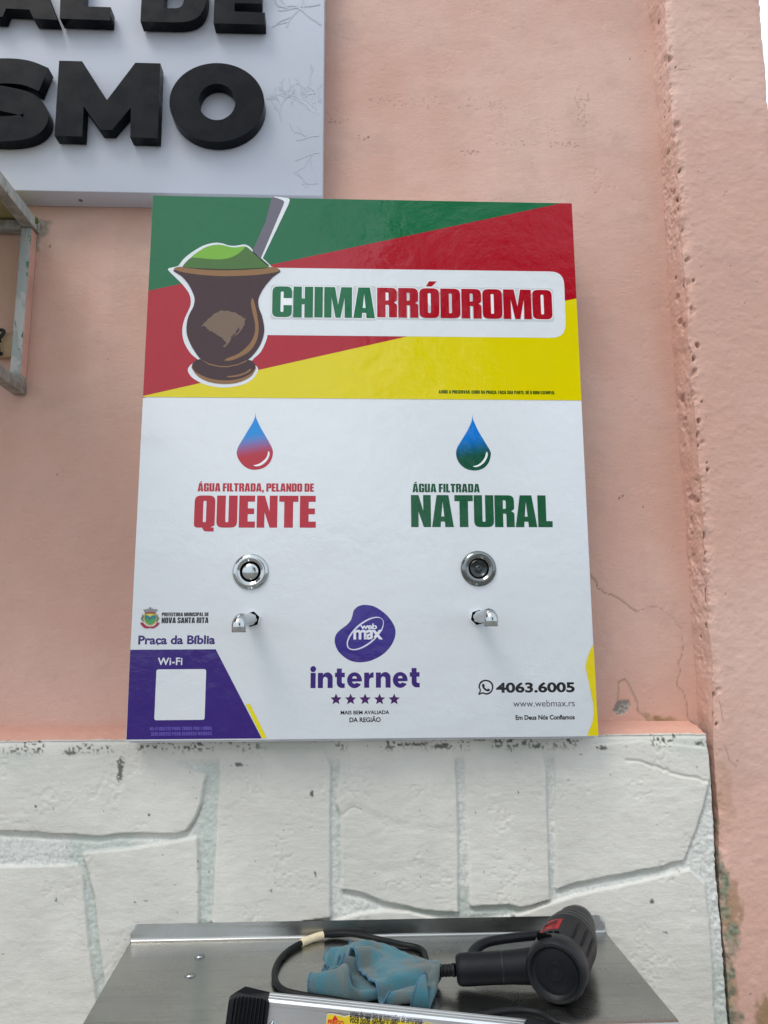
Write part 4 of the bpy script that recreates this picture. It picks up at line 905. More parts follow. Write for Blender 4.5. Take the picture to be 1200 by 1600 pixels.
for sx, xa_, xb_ in ((-1, tbl.x, tfl.x), (1, tbr.x, tfr.x)):
    bm = bmesh.new(); vsx = [bm.verts.new(p) for p in ((xa_, yb - .004, TZ - .0005), (xb_, yf + .004, TZ - .0005), (xb_, yf + .004, TZ - .032), (xa_, yb - .004, TZ - .032))]; bm.faces.new(vsx)
    bmesh.ops.solidify(bm, geom=bm.faces[:], thickness=.0012); link('side_flange', bm_mesh(bm), M_steel, table)
for lx in (tfl.x + .03, tfr.x - .03):
    for ly in (yf + .03, yb - .03):
        link('leg', bar_mesh((lx, ly, TZ - .002), (lx, ly, GROUND + .001), .03, .03, (0, 1, 0), .002), M_steel, table)
for px, py, r_b in ((312, 1495, .0058), (297, 1524.5, .0062)):
    c = atz(px, py, TZ)
    link('bolt_head', lathe([(-.001, r_b * 1.25), (.0006, r_b * 1.25), (.0008, r_b), (.0022, r_b * .86), (.0032, r_b * .5), (.0034, 0)], c, (0, 0, 1), 20, (0, 1, 0)), plain('zinc_bolt', (150, 152, 152), .25, 1.0), table)

# ------------------------------------------------------------------ heat gun lying on the table
rear = Vector((.2260, -.1780, TZ + .0368)); tip = Vector((.2985, -.0300, TZ + .0385)); ax = (tip - rear).normalized(); GL_ = (tip - rear).length
gun = thing('heat_gun', 'black heat gun with a small red label, lying on the steel table', 'heat gun', (rear.x, rear.y, TZ))
M_gun = plain('black_gun_plastic', (19, 21, 24), .38, 0, 900, .0003, .1, Specular_IOR_Level=.26)
M_gunr = plain('black_gun_rubber', (14, 16, 21), .5, 0, 900, .0003, .08, Specular_IOR_Level=.2)
body = link('body', lathe([(.004, 0), (.0035, .026), (.001, .0285), (-.0015, .0300), (-.0012, .0330), (.0015, .0352), (.006, .0366), (.020, .0368), (.022, .0363), (.026, .0362), (.028, .0366), (.085, .0360), (.087, .0366), (.094, .0362), (.096, .0352), (.099, .0350), (.101, .0354), (.110, .0336), (.112, .0322), (.115, .0322), (.117, .0326), (.126, .0292), (.134, .0276), (.150, .0268), (.152, .0245), (.150, .0200)], rear, ax, 72), M_gun, gun)
link('rear_cap', lathe([(.0045, 0), (.0030, .010), (.0036, .0105), (.0032, .024), (.0046, .0262)], rear, ax, 48), M_gunr, body)
link('nozzle', lathe([(.140, .0215), (GL_ + .006, .0200), (GL_ + .0072, .0210), (GL_ + .0082, .0206), (GL_ + .0082, .0188), (.140, .0180)], rear, ax, 40), plain('heat_stained_steel', (120, 116, 110), .32, 1.0, 200, .0003, .2), gun)
sd_a = ax.cross(Vector((0, 0, 1))).normalized(); up_a = sd_a.cross(ax)
def on_body(t, ang, r): return rear + ax * t + (sd_a * math.cos(ang) + up_a * math.sin(ang)) * r
def patch(t0, t1, a0, a1, r, n=8):
    bm = bmesh.new(); g = [[bm.verts.new(on_body(t0 + (t1 - t0) * j, a0 + (a1 - a0) * i / n, r)) for i in range(n + 1)] for j in (0, 1)]
    for i in range(n): bm.faces.new((g[0][i], g[0][i + 1], g[1][i + 1], g[1][i]))
    bmesh.ops.solidify(bm, geom=bm.faces[:], thickness=-.0004); return auto_smooth(bm_mesh(bm), 40)
A0, A1 = math.radians(92), math.radians(138)
lab = link('label_plate', patch(.036, .070, A0, A1, .0368), plain('red_label', (196, 44, 52), .4, 0, 0, 0, .03), body); lab['label'] = 'red rectangular label with dark lettering'
def glyph_patch(tx, off, sc):
    loops, w = layout(tx, .08)
    me = fill_mesh([[(q[0], q[1]) for q in L] for L in loops], 0)
    for v in me.vertices:
        a = lerp(A0 + .16, A1 - .12, v.co.y); t = lerp(.066, .040, v.co.x / w); p = on_body(t, a, .03745); v.co = p
    return me
link('label_lettering', glyph_patch('DFT', 0, 1), plain('dark_print', (44, 16, 20), .5), lab)
for k in range(4):
    a = math.radians(92 + k * 13); c = on_body(.022, a, .0366)
    link('vent_slot', patch(.0245, .0290, a - .085, a + .085, .0369, 3), M_darkhole, body)
for k, (a0, a1) in enumerate(((18, 24), (38, 44), (58, 64))):
    link('raised_rib', patch(.030, .082 - .004 * k, math.radians(a0), math.radians(a1), .0372, 4), M_gun, body)
link('speed_switch', box_mesh((-.004, -.002, -.009), (.004, .002, .009), .0008), M_darkhole, body).matrix_world = frame_matrix(on_body(.012, math.radians(112), .0366), sd_a.cross(ax) * -1, ax, sd_a)
for a in (25, 85, 145):
    c = on_body(.0028, math.radians(a), .0300)
    link('cap_screw', lathe([(0, .0022), (.0006, .0020), (.0006, .0009), (.0001, .0008), (.0001, 0)], c + ax * .0022, -ax, 14), M_black_plastic, body)
# grip, guard and cord outlet
H0 = rear + ax * .045 + Vector((-.010, 0, -.008)); H1 = Vector((.1135, -.1270, TZ + .0215))
hd = (H1 - H0)
hp = [H0 + hd * t for t in (0, .15, .3, .45, .6, .75, .88, .95, .985, 1.0)]
link('grip', sweep(hp, [.0225, .0215, .0200, .0188, .0184, .0184, .0186, .0183, .0168, .0135], 28, 1.0), M_gunr, gun)
link('grip_seam', sweep([H0 + hd * t for t in (.52, .53, .54)], [.0187, .0192, .0187], 28, 1.0, False), M_gun, gun)
g0 = H1 - hd * .16
gp = [Vector((g0.x, g0.y + .008, TZ + .026)), Vector((g0.x + .004, g0.y + .026, TZ + .027)), Vector((g0.x + .014, g0.y + .046, TZ + .029)), Vector((g0.x + .034, g0.y + .060, TZ + .031)), Vector((g0.x + .07, g0.y + .066, TZ + .033)), Vector((g0.x + .11, g0.y + .067, TZ + .035)), on_body(.098, 3.0, .020)]
link('guard_loop', sweep(catmull(gp, 8), .0072, 16, .8), M_gunr, gun)
sr = H1 + hd.normalized() * .001
link('strain_relief', lathe([(0, .0075), (.003, .0078)] + [(.004 + .0022 * k, .0066 if k % 2 else .0074) for k in range(9)] + [(.026, .0050), (.026, 0)], sr, (hd.normalized() + Vector((0, .22, -.10))).normalized(), 20), M_rubber, gun)
# cord of the heat gun: across the table, round the towel, under the ladder rail and up to its plug
CR = .0040
def onT(px, py, lift=0.0):
    p = atz(px, py, TZ + CR + .0006 + lift)
    if p.y > yb - .007: p = at(px, py, yb - .007)
    return p
s0 = sr + (hd.normalized() + Vector((0, .22, -.10))).normalized() * .024
cpts = [s0, s0 + Vector((-.010, .006, -.004)), onT(660, 1485), onT(625, 1475), onT(585, 1466), onT(545, 1459), onT(505, 1461), onT(470, 1474), onT(444, 1491), onT(431, 1511), onT(430, 1531), onT(443, 1547), onT(478, 1556), onT(525, 1563), onT(575, 1573), onT(640, 1584), onT(700, 1592), onT(745, 1588, .004), onT(782, 1581, .006), onT(815, 1579, .006), onT(842, 1583, .006), onT(862, 1593, .006)]
cend = onT(872, 1600, .004); cpts += [cend]
cc = catmull(cpts, 9)
link('cord', sweep(cc, CR, 14), M_rubber, gun)['label'] = 'long black cord looping across the table'
ka = min(range(len(cc)), key=lambda k: (cc[k] - onT(505, 1461)).length); kb = min(range(len(cc)), key=lambda k: (cc[k] - onT(470, 1474)).length)
tp = catmull(cc[min(ka, kb):max(ka, kb) + 1], 3)
link('cord_tape', sweep(tp, [CR + .0012 + .0004 * math.sin(k * 2.3) for k in range(len(tp))], 16), plain('dirty_beige_tape', (204, 190, 158), .6, 0, 260, .0012, .12), gun)['label'] = 'dirty beige tape wrapped round the cord'
pc = onT(850, 1606, .0)
link('plug', bar_mesh(pc + Vector((-.022, -.004, .004)), pc + Vector((.030, -.030, .004)), .020, .014, (0, 0, 1), .003), M_black_plastic, gun)

# ------------------------------------------------------------------ crumpled cleaning cloth (draped grid, 46 x 46 points)
TOWEL = [
-822, 770, 22, -865, 719, 22, -913, 673, 28, -879, 618, 44, -830, 575, 25, -779, 534, 22, -726, 495, 22, -678, 454, 22, -631, 408, 22, -591, 369, 52, -537, 331, 36, -468, 306, 58, -454, 275, 122, -461, 257, 186, -437, 218, 235, -403, 162, 250, -368, 105, 249, -338, 57, 212, -319, 32, 152, -294, -14, 113, -263, -72, 123, -236, -129, 111, -208, -190, 112, -180, -247, 126, -151, -306, 121, -123, -364, 107, -97, -423, 122, -69, -483, 126, -42, -542, 138, -14, -604, 133, 9, -654, 95, 28, -680, 34, 53, -741, 22, 82, -804, 28, 119, -840, 71, 173, -818, 110, 230, -783, 113, 293, -753, 105, 353, -725, 105, 414, -695, 112, 474, -666, 112, 535, -637, 111, 595, -609, 112, 657, -580, 114, 718, -553, 118, 780, -530, 125,
-878, 808, 22, -915, 757, 45, -884, 708, 81, -834, 667, 58, -787, 628, 28, -736, 587, 23, -683, 547, 22, -633, 505, 22, -593, 458, 39, -551, 421, 88, -493, 388, 72, -448, 358, 73, -428, 333, 140, -404, 293, 186, -380, 253, 234, -347, 197, 248, -311, 140, 245, -280, 90, 215, -259, 58, 160, -234, 19, 112, -205, -41, 111, -177, -100, 123, -149, -159, 121, -121, -217, 114, -91, -276, 117, -63, -335, 118, -36, -395, 119, -9, -454, 122, 18, -514, 134, 45, -575, 136, 70, -626, 99, 90, -655, 41, 115, -713, 22, 142, -775, 22, 170, -836, 26, 207, -865, 78, 259, -843, 116, 321, -812, 121, 381, -785, 112, 442, -756, 112, 502, -727, 112, 563, -698, 111, 623, -670, 112, 684, -641, 115, 745, -615, 119, 803, -591, 142,
-930, 844, 47, -894, 804, 91, -842, 760, 81, -795, 721, 50, -745, 679, 36, -699, 632, 52, -645, 594, 30, -589, 545, 38, -555, 503, 88, -504, 466, 82, -453, 431, 67, -394, 387, 62, -366, 333, 111, -344, 295, 156, -323, 284, 220, -290, 231, 245, -255, 175, 244, -222, 121, 220, -200, 88, 167, -175, 49, 118, -146, -11, 116, -117, -70, 121, -89, -129, 117, -60, -188, 111, -31, -247, 122, -4, -306, 124, 23, -366, 113, 51, -426, 117, 78, -485, 134, 105, -545, 130, 132, -604, 112, 152, -633, 53, 176, -687, 23, 203, -748, 22, 230, -808, 22, 258, -870, 33, 292, -894, 87, 348, -873, 125, 409, -843, 128, 470, -815, 118, 530, -787, 113, 591, -759, 112, 651, -730, 113, 711, -702, 116, 772, -676, 125, 808, -649, 176,
-902, 901, 70, -852, 857, 82, -804, 815, 64, -752, 774, 50, -704, 729, 60, -658, 683, 77, -603, 647, 74, -549, 601, 80, -520, 554, 114, -468, 523, 88, -412, 478, 88, -373, 428, 122, -329, 382, 126, -290, 332, 142, -266, 312, 202, -235, 266, 239, -199, 211, 243, -166, 156, 223, -143, 123, 169, -115, 79, 127, -87, 19, 118, -57, -40, 111, -30, -100, 122, -1, -159, 124, 29, -217, 116, 57, -276, 116, 83, -337, 123, 112, -396, 122, 139, -456, 130, 163, -516, 142, 190, -571, 116, 214, -608, 67, 238, -661, 33, 266, -722, 25, 293, -783, 23, 321, -845, 23, 344, -906, 45, 381, -929, 102, 437, -906, 133, 499, -875, 134, 559, -849, 118, 619, -820, 112, 680, -791, 114, 740, -763, 118, 792, -737, 151, 789, -706, 211,
-865, 953, 87, -812, 910, 79, -762, 867, 68, -711, 823, 66, -665, 777, 84, -616, 732, 91, -565, 691, 90, -515, 647, 100, -481, 602, 137, -431, 563, 137, -376, 515, 142, -331, 472, 139, -281, 426, 129, -243, 378, 145, -208, 329, 173, -180, 302, 227, -144, 248, 242, -111, 193, 227, -85, 151, 183, -59, 98, 157, -30, 43, 140, -3, -15, 142, 28, -74, 140, 53, -132, 152, 82, -192, 149, 110, -250, 147, 139, -309, 146, 166, -368, 150, 193, -429, 158, 222, -489, 154, 248, -550, 140, 271, -593, 95, 295, -640, 59, 320, -700, 57, 347, -761, 56, 374, -821, 55, 403, -880, 54, 432, -942, 59, 470, -960, 113, 529, -934, 142, 589, -906, 134, 649, -880, 114, 709, -850, 114, 768, -822, 129, 792, -794, 186, 757, -760, 233,
-820, 1006, 96, -770, 960, 96, -720, 916, 92, -669, 871, 91, -626, 826, 115, -576, 780, 122, -526, 736, 125, -477, 693, 134, -437, 649, 166, -386, 605, 168, -335, 561, 166, -287, 518, 159, -238, 473, 153, -201, 424, 172, -159, 373, 174, -127, 341, 222, -90, 287, 235, -55, 230, 230, -26, 174, 208, 0, 125, 178, 29, 72, 156, 57, 13, 160, 88, -46, 153, 114, -103, 163, 143, -163, 160, 171, -221, 158, 200, -280, 153, 227, -339, 161, 254, -399, 167, 283, -460, 163, 310, -520, 149, 332, -562, 103, 356, -611, 64, 382, -672, 64, 410, -732, 63, 438, -792, 63, 466, -852, 62, 494, -912, 59, 523, -969, 68, 564, -989, 117, 623, -965, 140, 684, -939, 126, 743, -909, 118, 789, -883, 159, 768, -854, 216, 716, -818, 238,
-774, 1053, 89, -725, 1009, 103, -676, 963, 107, -627, 917, 111, -580, 872, 124, -531, 827, 135, -482, 782, 139, -437, 739, 163, -388, 693, 168, -340, 650, 179, -289, 606, 180, -240, 565, 167, -194, 517, 174, -151, 467, 175, -110, 416, 163, -74, 377, 204, -39, 320, 207, -4, 265, 207, 31, 208, 204, 55, 160, 165, 88, 103, 162, 116, 44, 162, 146, -14, 159, 173, -73, 161, 202, -132, 161, 230, -191, 159, 259, -251, 157, 286, -310, 165, 314, -370, 171, 343, -432, 166, 369, -492, 154, 394, -542, 116, 415, -583, 68, 442, -643, 64, 470, -704, 64, 498, -764, 63, 527, -823, 63, 554, -882, 63, 583, -942, 62, 612, -994, 71, 658, -1015, 115, 717, -997, 140, 779, -966, 130, 786, -943, 192, 734, -911, 223, 678, -872, 230,
-720, 1085, 57, -670, 1052, 90, -622, 1009, 105, -573, 963, 111, -528, 921, 131, -479, 874, 148, -432, 825, 158, -385, 782, 174, -337, 737, 183, -287, 694, 187, -238, 650, 182, -190, 605, 180, -144, 561, 162, -102, 511, 164, -61, 459, 167, -22, 407, 172, 15, 357, 195, 51, 301, 194, 85, 244, 190, 114, 190, 166, 146, 133, 157, 174, 76, 168, 205, 17, 165, 233, -42, 163, 261, -101, 155, 289, -160, 163, 318, -220, 162, 346, -280, 160, 374, -340, 165, 402, -400, 161, 432, -461, 157, 455, -512, 120, 476, -554, 71, 503, -614, 63, 531, -675, 63, 559, -735, 62, 588, -795, 62, 616, -855, 62, 645, -914, 63, 674, -973, 60, 706, -1027, 69, 749, -1052, 108, 802, -1031, 151, 751, -1011, 192, 696, -972, 207, 642, -932, 213,
-692, 1036, 22, -630, 1050, 35, -573, 1036, 68, -522, 1000, 91, -475, 958, 100, -429, 907, 107, -383, 861, 116, -328, 828, 170, -290, 780, 187, -240, 733, 202, -190, 691, 202, -141, 646, 196, -94, 600, 181, -50, 551, 171, -8, 498, 167, 31, 445, 163, 68, 391, 175, 103, 336, 173, 138, 280, 169, 171, 225, 164, 203, 166, 169, 233, 108, 166, 262, 49, 156, 291, -10, 163, 319, -70, 162, 348, -130, 159, 377, -189, 160, 405, -249, 163, 433, -309, 166, 462, -371, 162, 490, -431, 155, 515, -483, 120, 536, -526, 74, 563, -586, 64, 591, -646, 64, 619, -706, 63, 648, -766, 63, 676, -826, 63, 705, -885, 64, 736, -944, 64, 769, -1004, 65, 809, -1060, 72, 767, -1085, 119, 714, -1057, 157, 661, -1021, 177, 607, -987, 196,
-673, 974, 22, -608, 985, 22, -542, 992, 22, -477, 993, 35, -417, 975, 62, -368, 938, 86, -324, 895, 109, -279, 847, 120, -236, 806, 137, -180, 781, 191, -135, 732, 207, -86, 683, 212, -41, 636, 203, 2, 585, 196, 43, 532, 191, 86, 483, 174, 124, 428, 170, 159, 372, 169, 194, 315, 167, 227, 257, 170, 259, 199, 167, 290, 141, 162, 320, 81, 160, 349, 21, 165, 377, -39, 161, 406, -99, 159, 435, -158, 165, 465, -218, 163, 493, -279, 166, 521, -340, 164, 550, -399, 152, 576, -456, 126, 596, -498, 78, 623, -557, 66, 651, -618, 66, 680, -678, 66, 709, -738, 67, 738, -798, 68, 766, -857, 78, 797, -918, 87, 830, -977, 68, 799, -1026, 24, 747, -1061, 46, 679, -1071, 90, 622, -1063, 125, 571, -1035, 157,
-661, 909, 22, -596, 919, 22, -530, 926, 22, -464, 929, 22, -398, 928, 22, -326, 922, 24, -276, 900, 72, -229, 865, 88, -182, 830, 115, -144, 781, 130, -94, 746, 144, -31, 726, 193, 10, 675, 206, 55, 621, 203, 94, 566, 201, 138, 511, 200, 178, 461, 189, 215, 404, 184, 250, 347, 182, 285, 289, 173, 317, 231, 169, 349, 171, 171, 379, 112, 164, 408, 50, 161, 436, -9, 170, 465, -70, 168, 495, -129, 161, 524, -189, 164, 553, -250, 167, 581, -311, 168, 609, -370, 152, 636, -427, 128, 656, -469, 80, 684, -529, 69, 711, -589, 68, 740, -649, 69, 769, -708, 73, 796, -768, 86, 825, -828, 94, 855, -888, 72, 835, -931, 22, 772, -964, 22, 716, -999, 22, 654, -1027, 40, 594, -1051, 64, 536, -1042, 99,
-659, 848, 22, -593, 854, 22, -526, 859, 22, -459, 861, 22, -392, 859, 22, -329, 848, 22, -259, 841, 22, -193, 839, 24, -137, 818, 70, -88, 798, 95, -36, 765, 115, 14, 733, 132, 61, 689, 144, 105, 643, 149, 145, 592, 150, 200, 554, 193, 236, 496, 201, 272, 436, 198, 307, 379, 198, 341, 314, 197, 373, 255, 195, 408, 197, 181, 438, 139, 172, 467, 78, 169, 495, 17, 171, 524, -43, 167, 555, -102, 168, 585, -161, 165, 614, -221, 168, 642, -282, 172, 669, -339, 151, 696, -395, 127, 717, -440, 82, 744, -499, 72, 773, -559, 72, 802, -618, 78, 830, -677, 90, 859, -737, 97, 885, -795, 73, 864, -839, 23, 805, -869, 22, 746, -901, 22, 687, -930, 22, 626, -962, 22, 566, -992, 29, 505, -1020, 38,
-658, 783, 22, -591, 788, 22, -525, 794, 22, -458, 795, 22, -393, 793, 22, -327, 786, 22, -261, 778, 22, -200, 767, 22, -132, 757, 22, -66, 753, 57, -11, 728, 72, 46, 712, 81, 103, 688, 102, 155, 654, 116, 201, 608, 128, 237, 554, 134, 277, 502, 137, 312, 443, 134, 346, 385, 131, 395, 329, 175, 427, 273, 180, 467, 220, 199, 499, 162, 183, 528, 103, 172, 556, 43, 168, 584, -17, 177, 616, -76, 173, 645, -135, 172, 675, -194, 169, 703, -254, 171, 729, -315, 165, 753, -362, 123, 777, -412, 88, 804, -470, 74, 832, -530, 78, 860, -588, 92, 890, -648, 98, 915, -706, 73, 894, -748, 24, 834, -778, 22, 776, -809, 22, 718, -841, 22, 660, -872, 22, 600, -901, 22, 539, -931, 22, 478, -960, 22,
-656, 720, 22, -590, 727, 22, -523, 731, 22, -457, 731, 22, -390, 729, 22, -324, 721, 22, -257, 712, 22, -190, 702, 22, -125, 691, 22, -66, 680, 68, -6, 658, 81, 57, 643, 81, 120, 625, 79, 182, 606, 77, 244, 585, 82, 300, 556, 105, 345, 511, 124, 380, 454, 128, 413, 399, 120, 448, 337, 118, 484, 286, 126, 532, 236, 172, 561, 183, 193, 589, 125, 178, 616, 64, 176, 644, 4, 173, 677, -52, 186, 708, -108, 170, 737, -168, 169, 765, -226, 178, 791, -286, 166, 813, -330, 122, 839, -387, 102, 867, -441, 77, 892, -500, 97, 924, -556, 99, 948, -613, 69, 922, -653, 23, 863, -684, 22, 806, -716, 22, 748, -748, 22, 691, -780, 22, 632, -810, 22, 571, -839, 22, 511, -867, 22, 451, -896, 22,
-649, 655, 23, -586, 662, 22, -521, 664, 25, -456, 665, 22, -389, 664, 22, -323, 657, 22, -257, 648, 22, -189, 638, 22, -124, 627, 22, -52, 614, 22, 15, 608, 41, 57, 578, 88, 121, 561, 84, 185, 542, 81, 248, 523, 80, 313, 505, 77, 378, 491, 79, 433, 463, 98, 476, 417, 114, 508, 361, 120, 542, 304, 112, 579, 254, 120, 622, 209, 165, 646, 145, 176, 673, 84, 172, 700, 21, 170, 735, -29, 200, 767, -85, 188, 798, -141, 171, 826, -199, 177, 851, -258, 162, 876, -307, 127, 894, -372, 136, 925, -414, 97, 954, -473, 106, 978, -523, 70, 949, -562, 22, 892, -592, 22, 834, -624, 22, 778, -656, 22, 721, -688, 22, 663, -720, 22, 603, -750, 22, 544, -779, 22, 483, -808, 22, 425, -834, 22,
-651, 617, 86, -591, 601, 41, -529, 601, 22, -461, 603, 24, -395, 599, 22, -327, 593, 22, -261, 584, 22, -195, 575, 22, -130, 565, 22, -63, 552, 22, 0, 538, 22, 69, 527, 45, 121, 493, 76, 187, 471, 79, 252, 452, 77, 317, 435, 75, 382, 420, 69, 447, 408, 62, 510, 385, 64, 561, 354, 77, 609, 312, 89, 646, 273, 100, 678, 222, 122, 706, 168, 127, 728, 105, 125, 761, 46, 128, 797, -5, 173, 831, -57, 193, 862, -114, 176, 891, -171, 173, 913, -232, 171, 938, -288, 151, 957, -352, 163, 986, -399, 129, 1010, -436, 78, 979, -463, 25, 921, -494, 22, 864, -527, 22, 807, -561, 22, 751, -594, 22, 693, -626, 22, 635, -658, 22, 575, -689, 22, 515, -718, 22, 455, -747, 22, 396, -774, 22,
-646, 566, 120, -584, 555, 99, -527, 544, 53, -469, 538, 22, -404, 534, 22, -338, 527, 22, -272, 519, 22, -207, 509, 22, -142, 500, 22, -78, 489, 22, -13, 477, 22, 46, 461, 22, 115, 443, 22, 178, 424, 22, 241, 405, 22, 305, 384, 22, 369, 364, 22, 433, 344, 22, 497, 324, 22, 561, 303, 22, 624, 283, 22, 687, 263, 39, 726, 221, 84, 761, 176, 99, 791, 122, 117, 816, 64, 111, 857, 29, 143, 883, -35, 171, 921, -90, 187, 951, -149, 183, 975, -210, 173, 992, -269, 189, 1019, -328, 171, 1036, -356, 111, 1009, -374, 50, 953, -401, 22, 894, -433, 22, 837, -467, 22, 780, -501, 22, 723, -534, 22, 665, -566, 22, 607, -598, 22, 547, -628, 22, 488, -658, 22, 428, -686, 22, 368, -714, 22,
-658, 499, 122, -612, 495, 76, -546, 486, 29, -481, 478, 22, -415, 470, 22, -350, 464, 22, -284, 455, 22, -220, 446, 22, -155, 436, 22, -90, 425, 22, -25, 414, 22, 38, 399, 22, 103, 384, 22, 166, 365, 22, 230, 344, 22, 292, 324, 22, 355, 303, 22, 417, 281, 22, 480, 259, 22, 543, 238, 22, 605, 216, 22, 665, 193, 22, 733, 172, 22, 795, 157, 30, 844, 118, 75, 880, 75, 92, 921, 34, 111, 950, -9, 129, 985, -63, 144, 1014, -123, 145, 1037, -180, 144, 1052, -235, 202, 1070, -280, 157, 1036, -289, 97, 982, -308, 59, 924, -336, 40, 866, -370, 40, 810, -404, 37, 753, -438, 32, 695, -471, 31, 637, -504, 28, 579, -536, 25, 520, -566, 23, 460, -596, 22, 400, -625, 22, 341, -654, 22,
-641, 438, 141, -613, 426, 81, -557, 416, 27, -490, 414, 22, -424, 405, 22, -359, 399, 22, -295, 388, 22, -231, 380, 22, -166, 370, 22, -103, 360, 22, -38, 348, 22, 23, 334, 22, 87, 320, 22, 148, 301, 22, 212, 281, 22, 273, 260, 22, 337, 239, 22, 399, 219, 22, 462, 197, 22, 524, 175, 22, 587, 152, 22, 650, 131, 22, 713, 110, 22, 773, 88, 22, 840, 67, 22, 905, 48, 23, 964, 30, 53, 993, -23, 94, 1038, -60, 114, 1073, -110, 131, 1102, -170, 138, 1099, -192, 200, 1042, -227, 177, 1007, -233, 118, 953, -257, 88, 896, -283, 67, 839, -317, 67, 784, -353, 70, 726, -383, 58, 668, -415, 53, 610, -446, 47, 551, -477, 39, 492, -507, 34, 432, -536, 31, 372, -564, 27, 312, -593, 23,
-654, 372, 139, -591, 371, 114, -542, 364, 80, -487, 352, 22, -428, 340, 22, -367, 333, 22, -302, 323, 22, -240, 315, 22, -175, 305, 22, -113, 294, 25, -52, 294, 54, 10, 277, 50, 68, 261, 22, 130, 241, 22, 193, 219, 22, 253, 199, 22, 317, 178, 22, 379, 157, 22, 442, 134, 22, 504, 112, 22, 567, 90, 22, 630, 67, 22, 693, 45, 22, 756, 23, 22, 819, 2, 22, 883, -18, 22, 945, -36, 22, 1015, -55, 23, 1079, -67, 41, 1135, -84, 85, 1134, -107, 152, 1078, -124, 191, 1016, -155, 197, 980, -169, 130, 925, -198, 123, 871, -229, 108, 813, -267, 115, 760, -302, 117, 703, -333, 99, 646, -372, 103, 590, -405, 99, 529, -430, 82, 470, -464, 84, 411, -495, 83, 348, -514, 67, 288, -544, 64,
-668, 336, 84, -607, 310, 91, -543, 297, 82, -508, 284, 22, -439, 273, 22, -376, 266, 22, -310, 257, 22, -249, 251, 40, -190, 259, 69, -128, 250, 76, -68, 230, 58, -16, 222, 22, 46, 197, 22, 107, 178, 22, 170, 157, 22, 231, 136, 22, 294, 115, 22, 356, 94, 22, 419, 72, 22, 482, 50, 22, 545, 28, 22, 608, 5, 22, 671, -17, 22, 734, -39, 22, 798, -60, 22, 862, -81, 22, 927, -100, 22, 993, -118, 22, 1061, -129, 22, 1094, -125, 77, 1101, -59, 116, 1056, -64, 170, 998, -91, 196, 953, -111, 137, 898, -138, 121, 841, -172, 125, 786, -207, 124, 731, -242, 113, 675, -277, 123, 621, -314, 122, 562, -346, 121, 503, -380, 118, 444, -412, 120, 386, -443, 123, 327, -471, 114, 265, -500, 113,
-670, 309, 22, -612, 277, 32, -565, 239, 59, -512, 222, 22, -448, 208, 22, -387, 205, 46, -328, 214, 73, -270, 218, 98, -206, 200, 99, -151, 187, 66, -100, 185, 22, -40, 162, 22, 22, 139, 22, 83, 117, 22, 146, 95, 22, 207, 74, 22, 270, 52, 22, 332, 31, 22, 395, 9, 22, 458, -13, 22, 521, -35, 22, 584, -57, 22, 647, -78, 22, 711, -100, 22, 774, -122, 22, 838, -144, 22, 901, -164, 22, 967, -186, 22, 1014, -165, 62, 1031, -97, 66, 1052, -22, 70, 1030, -4, 137, 982, -17, 183, 928, -50, 152, 869, -74, 130, 813, -106, 123, 757, -141, 117, 702, -176, 117, 646, -212, 116, 591, -249, 118, 534, -284, 120, 476, -317, 121, 418, -349, 124, 360, -381, 121, 300, -411, 128, 242, -439, 124,
-699, 248, 22, -642, 218, 22, -584, 185, 22, -525, 158, 39, -469, 169, 74, -413, 183, 105, -351, 174, 123, -289, 154, 108, -236, 149, 67, -187, 150, 22, -126, 123, 22, -66, 99, 22, -4, 78, 22, 59, 55, 22, 121, 33, 22, 183, 13, 22, 246, -9, 22, 308, -31, 22, 371, -53, 22, 434, -75, 22, 497, -97, 22, 560, -119, 22, 623, -141, 22, 686, -162, 22, 750, -184, 22, 814, -205, 22, 878, -226, 22, 925, -207, 63, 948, -144, 71, 969, -77, 59, 994, -8, 40, 996, 38, 101, 961, 41, 158, 903, 17, 177, 839, -23, 147, 783, -51, 139, 728, -82, 118, 673, -117, 121, 618, -153, 112, 563, -190, 115, 506, -225, 116, 448, -258, 120, 391, -290, 119, 333, -322, 108, 274, -351, 121, 216, -380, 117,
-724, 189, 22, -665, 157, 22, -612, 137, 58, -561, 153, 99, -502, 148, 131, -438, 127, 139, -379, 112, 110, -329, 118, 67, -276, 115, 24, -215, 89, 22, -153, 64, 22, -92, 40, 22, -30, 17, 22, 32, -6, 22, 95, -27, 22, 157, -49, 22, 220, -71, 22, 283, -93, 22, 345, -115, 22, 408, -137, 22, 471, -159, 22, 534, -181, 22, 597, -202, 22, 660, -224, 22, 723, -246, 22, 788, -270, 22, 833, -248, 61, 858, -184, 67, 882, -122, 63, 905, -59, 61, 919, 1, 58, 941, 76, 69, 926, 96, 130, 870, 77, 167, 810, 52, 170, 751, 7, 164, 703, -16, 122, 647, -51, 119, 591, -88, 119, 536, -126, 115, 479, -162, 110, 422, -196, 119, 365, -230, 115, 306, -261, 118, 246, -292, 113, 187, -322, 110,
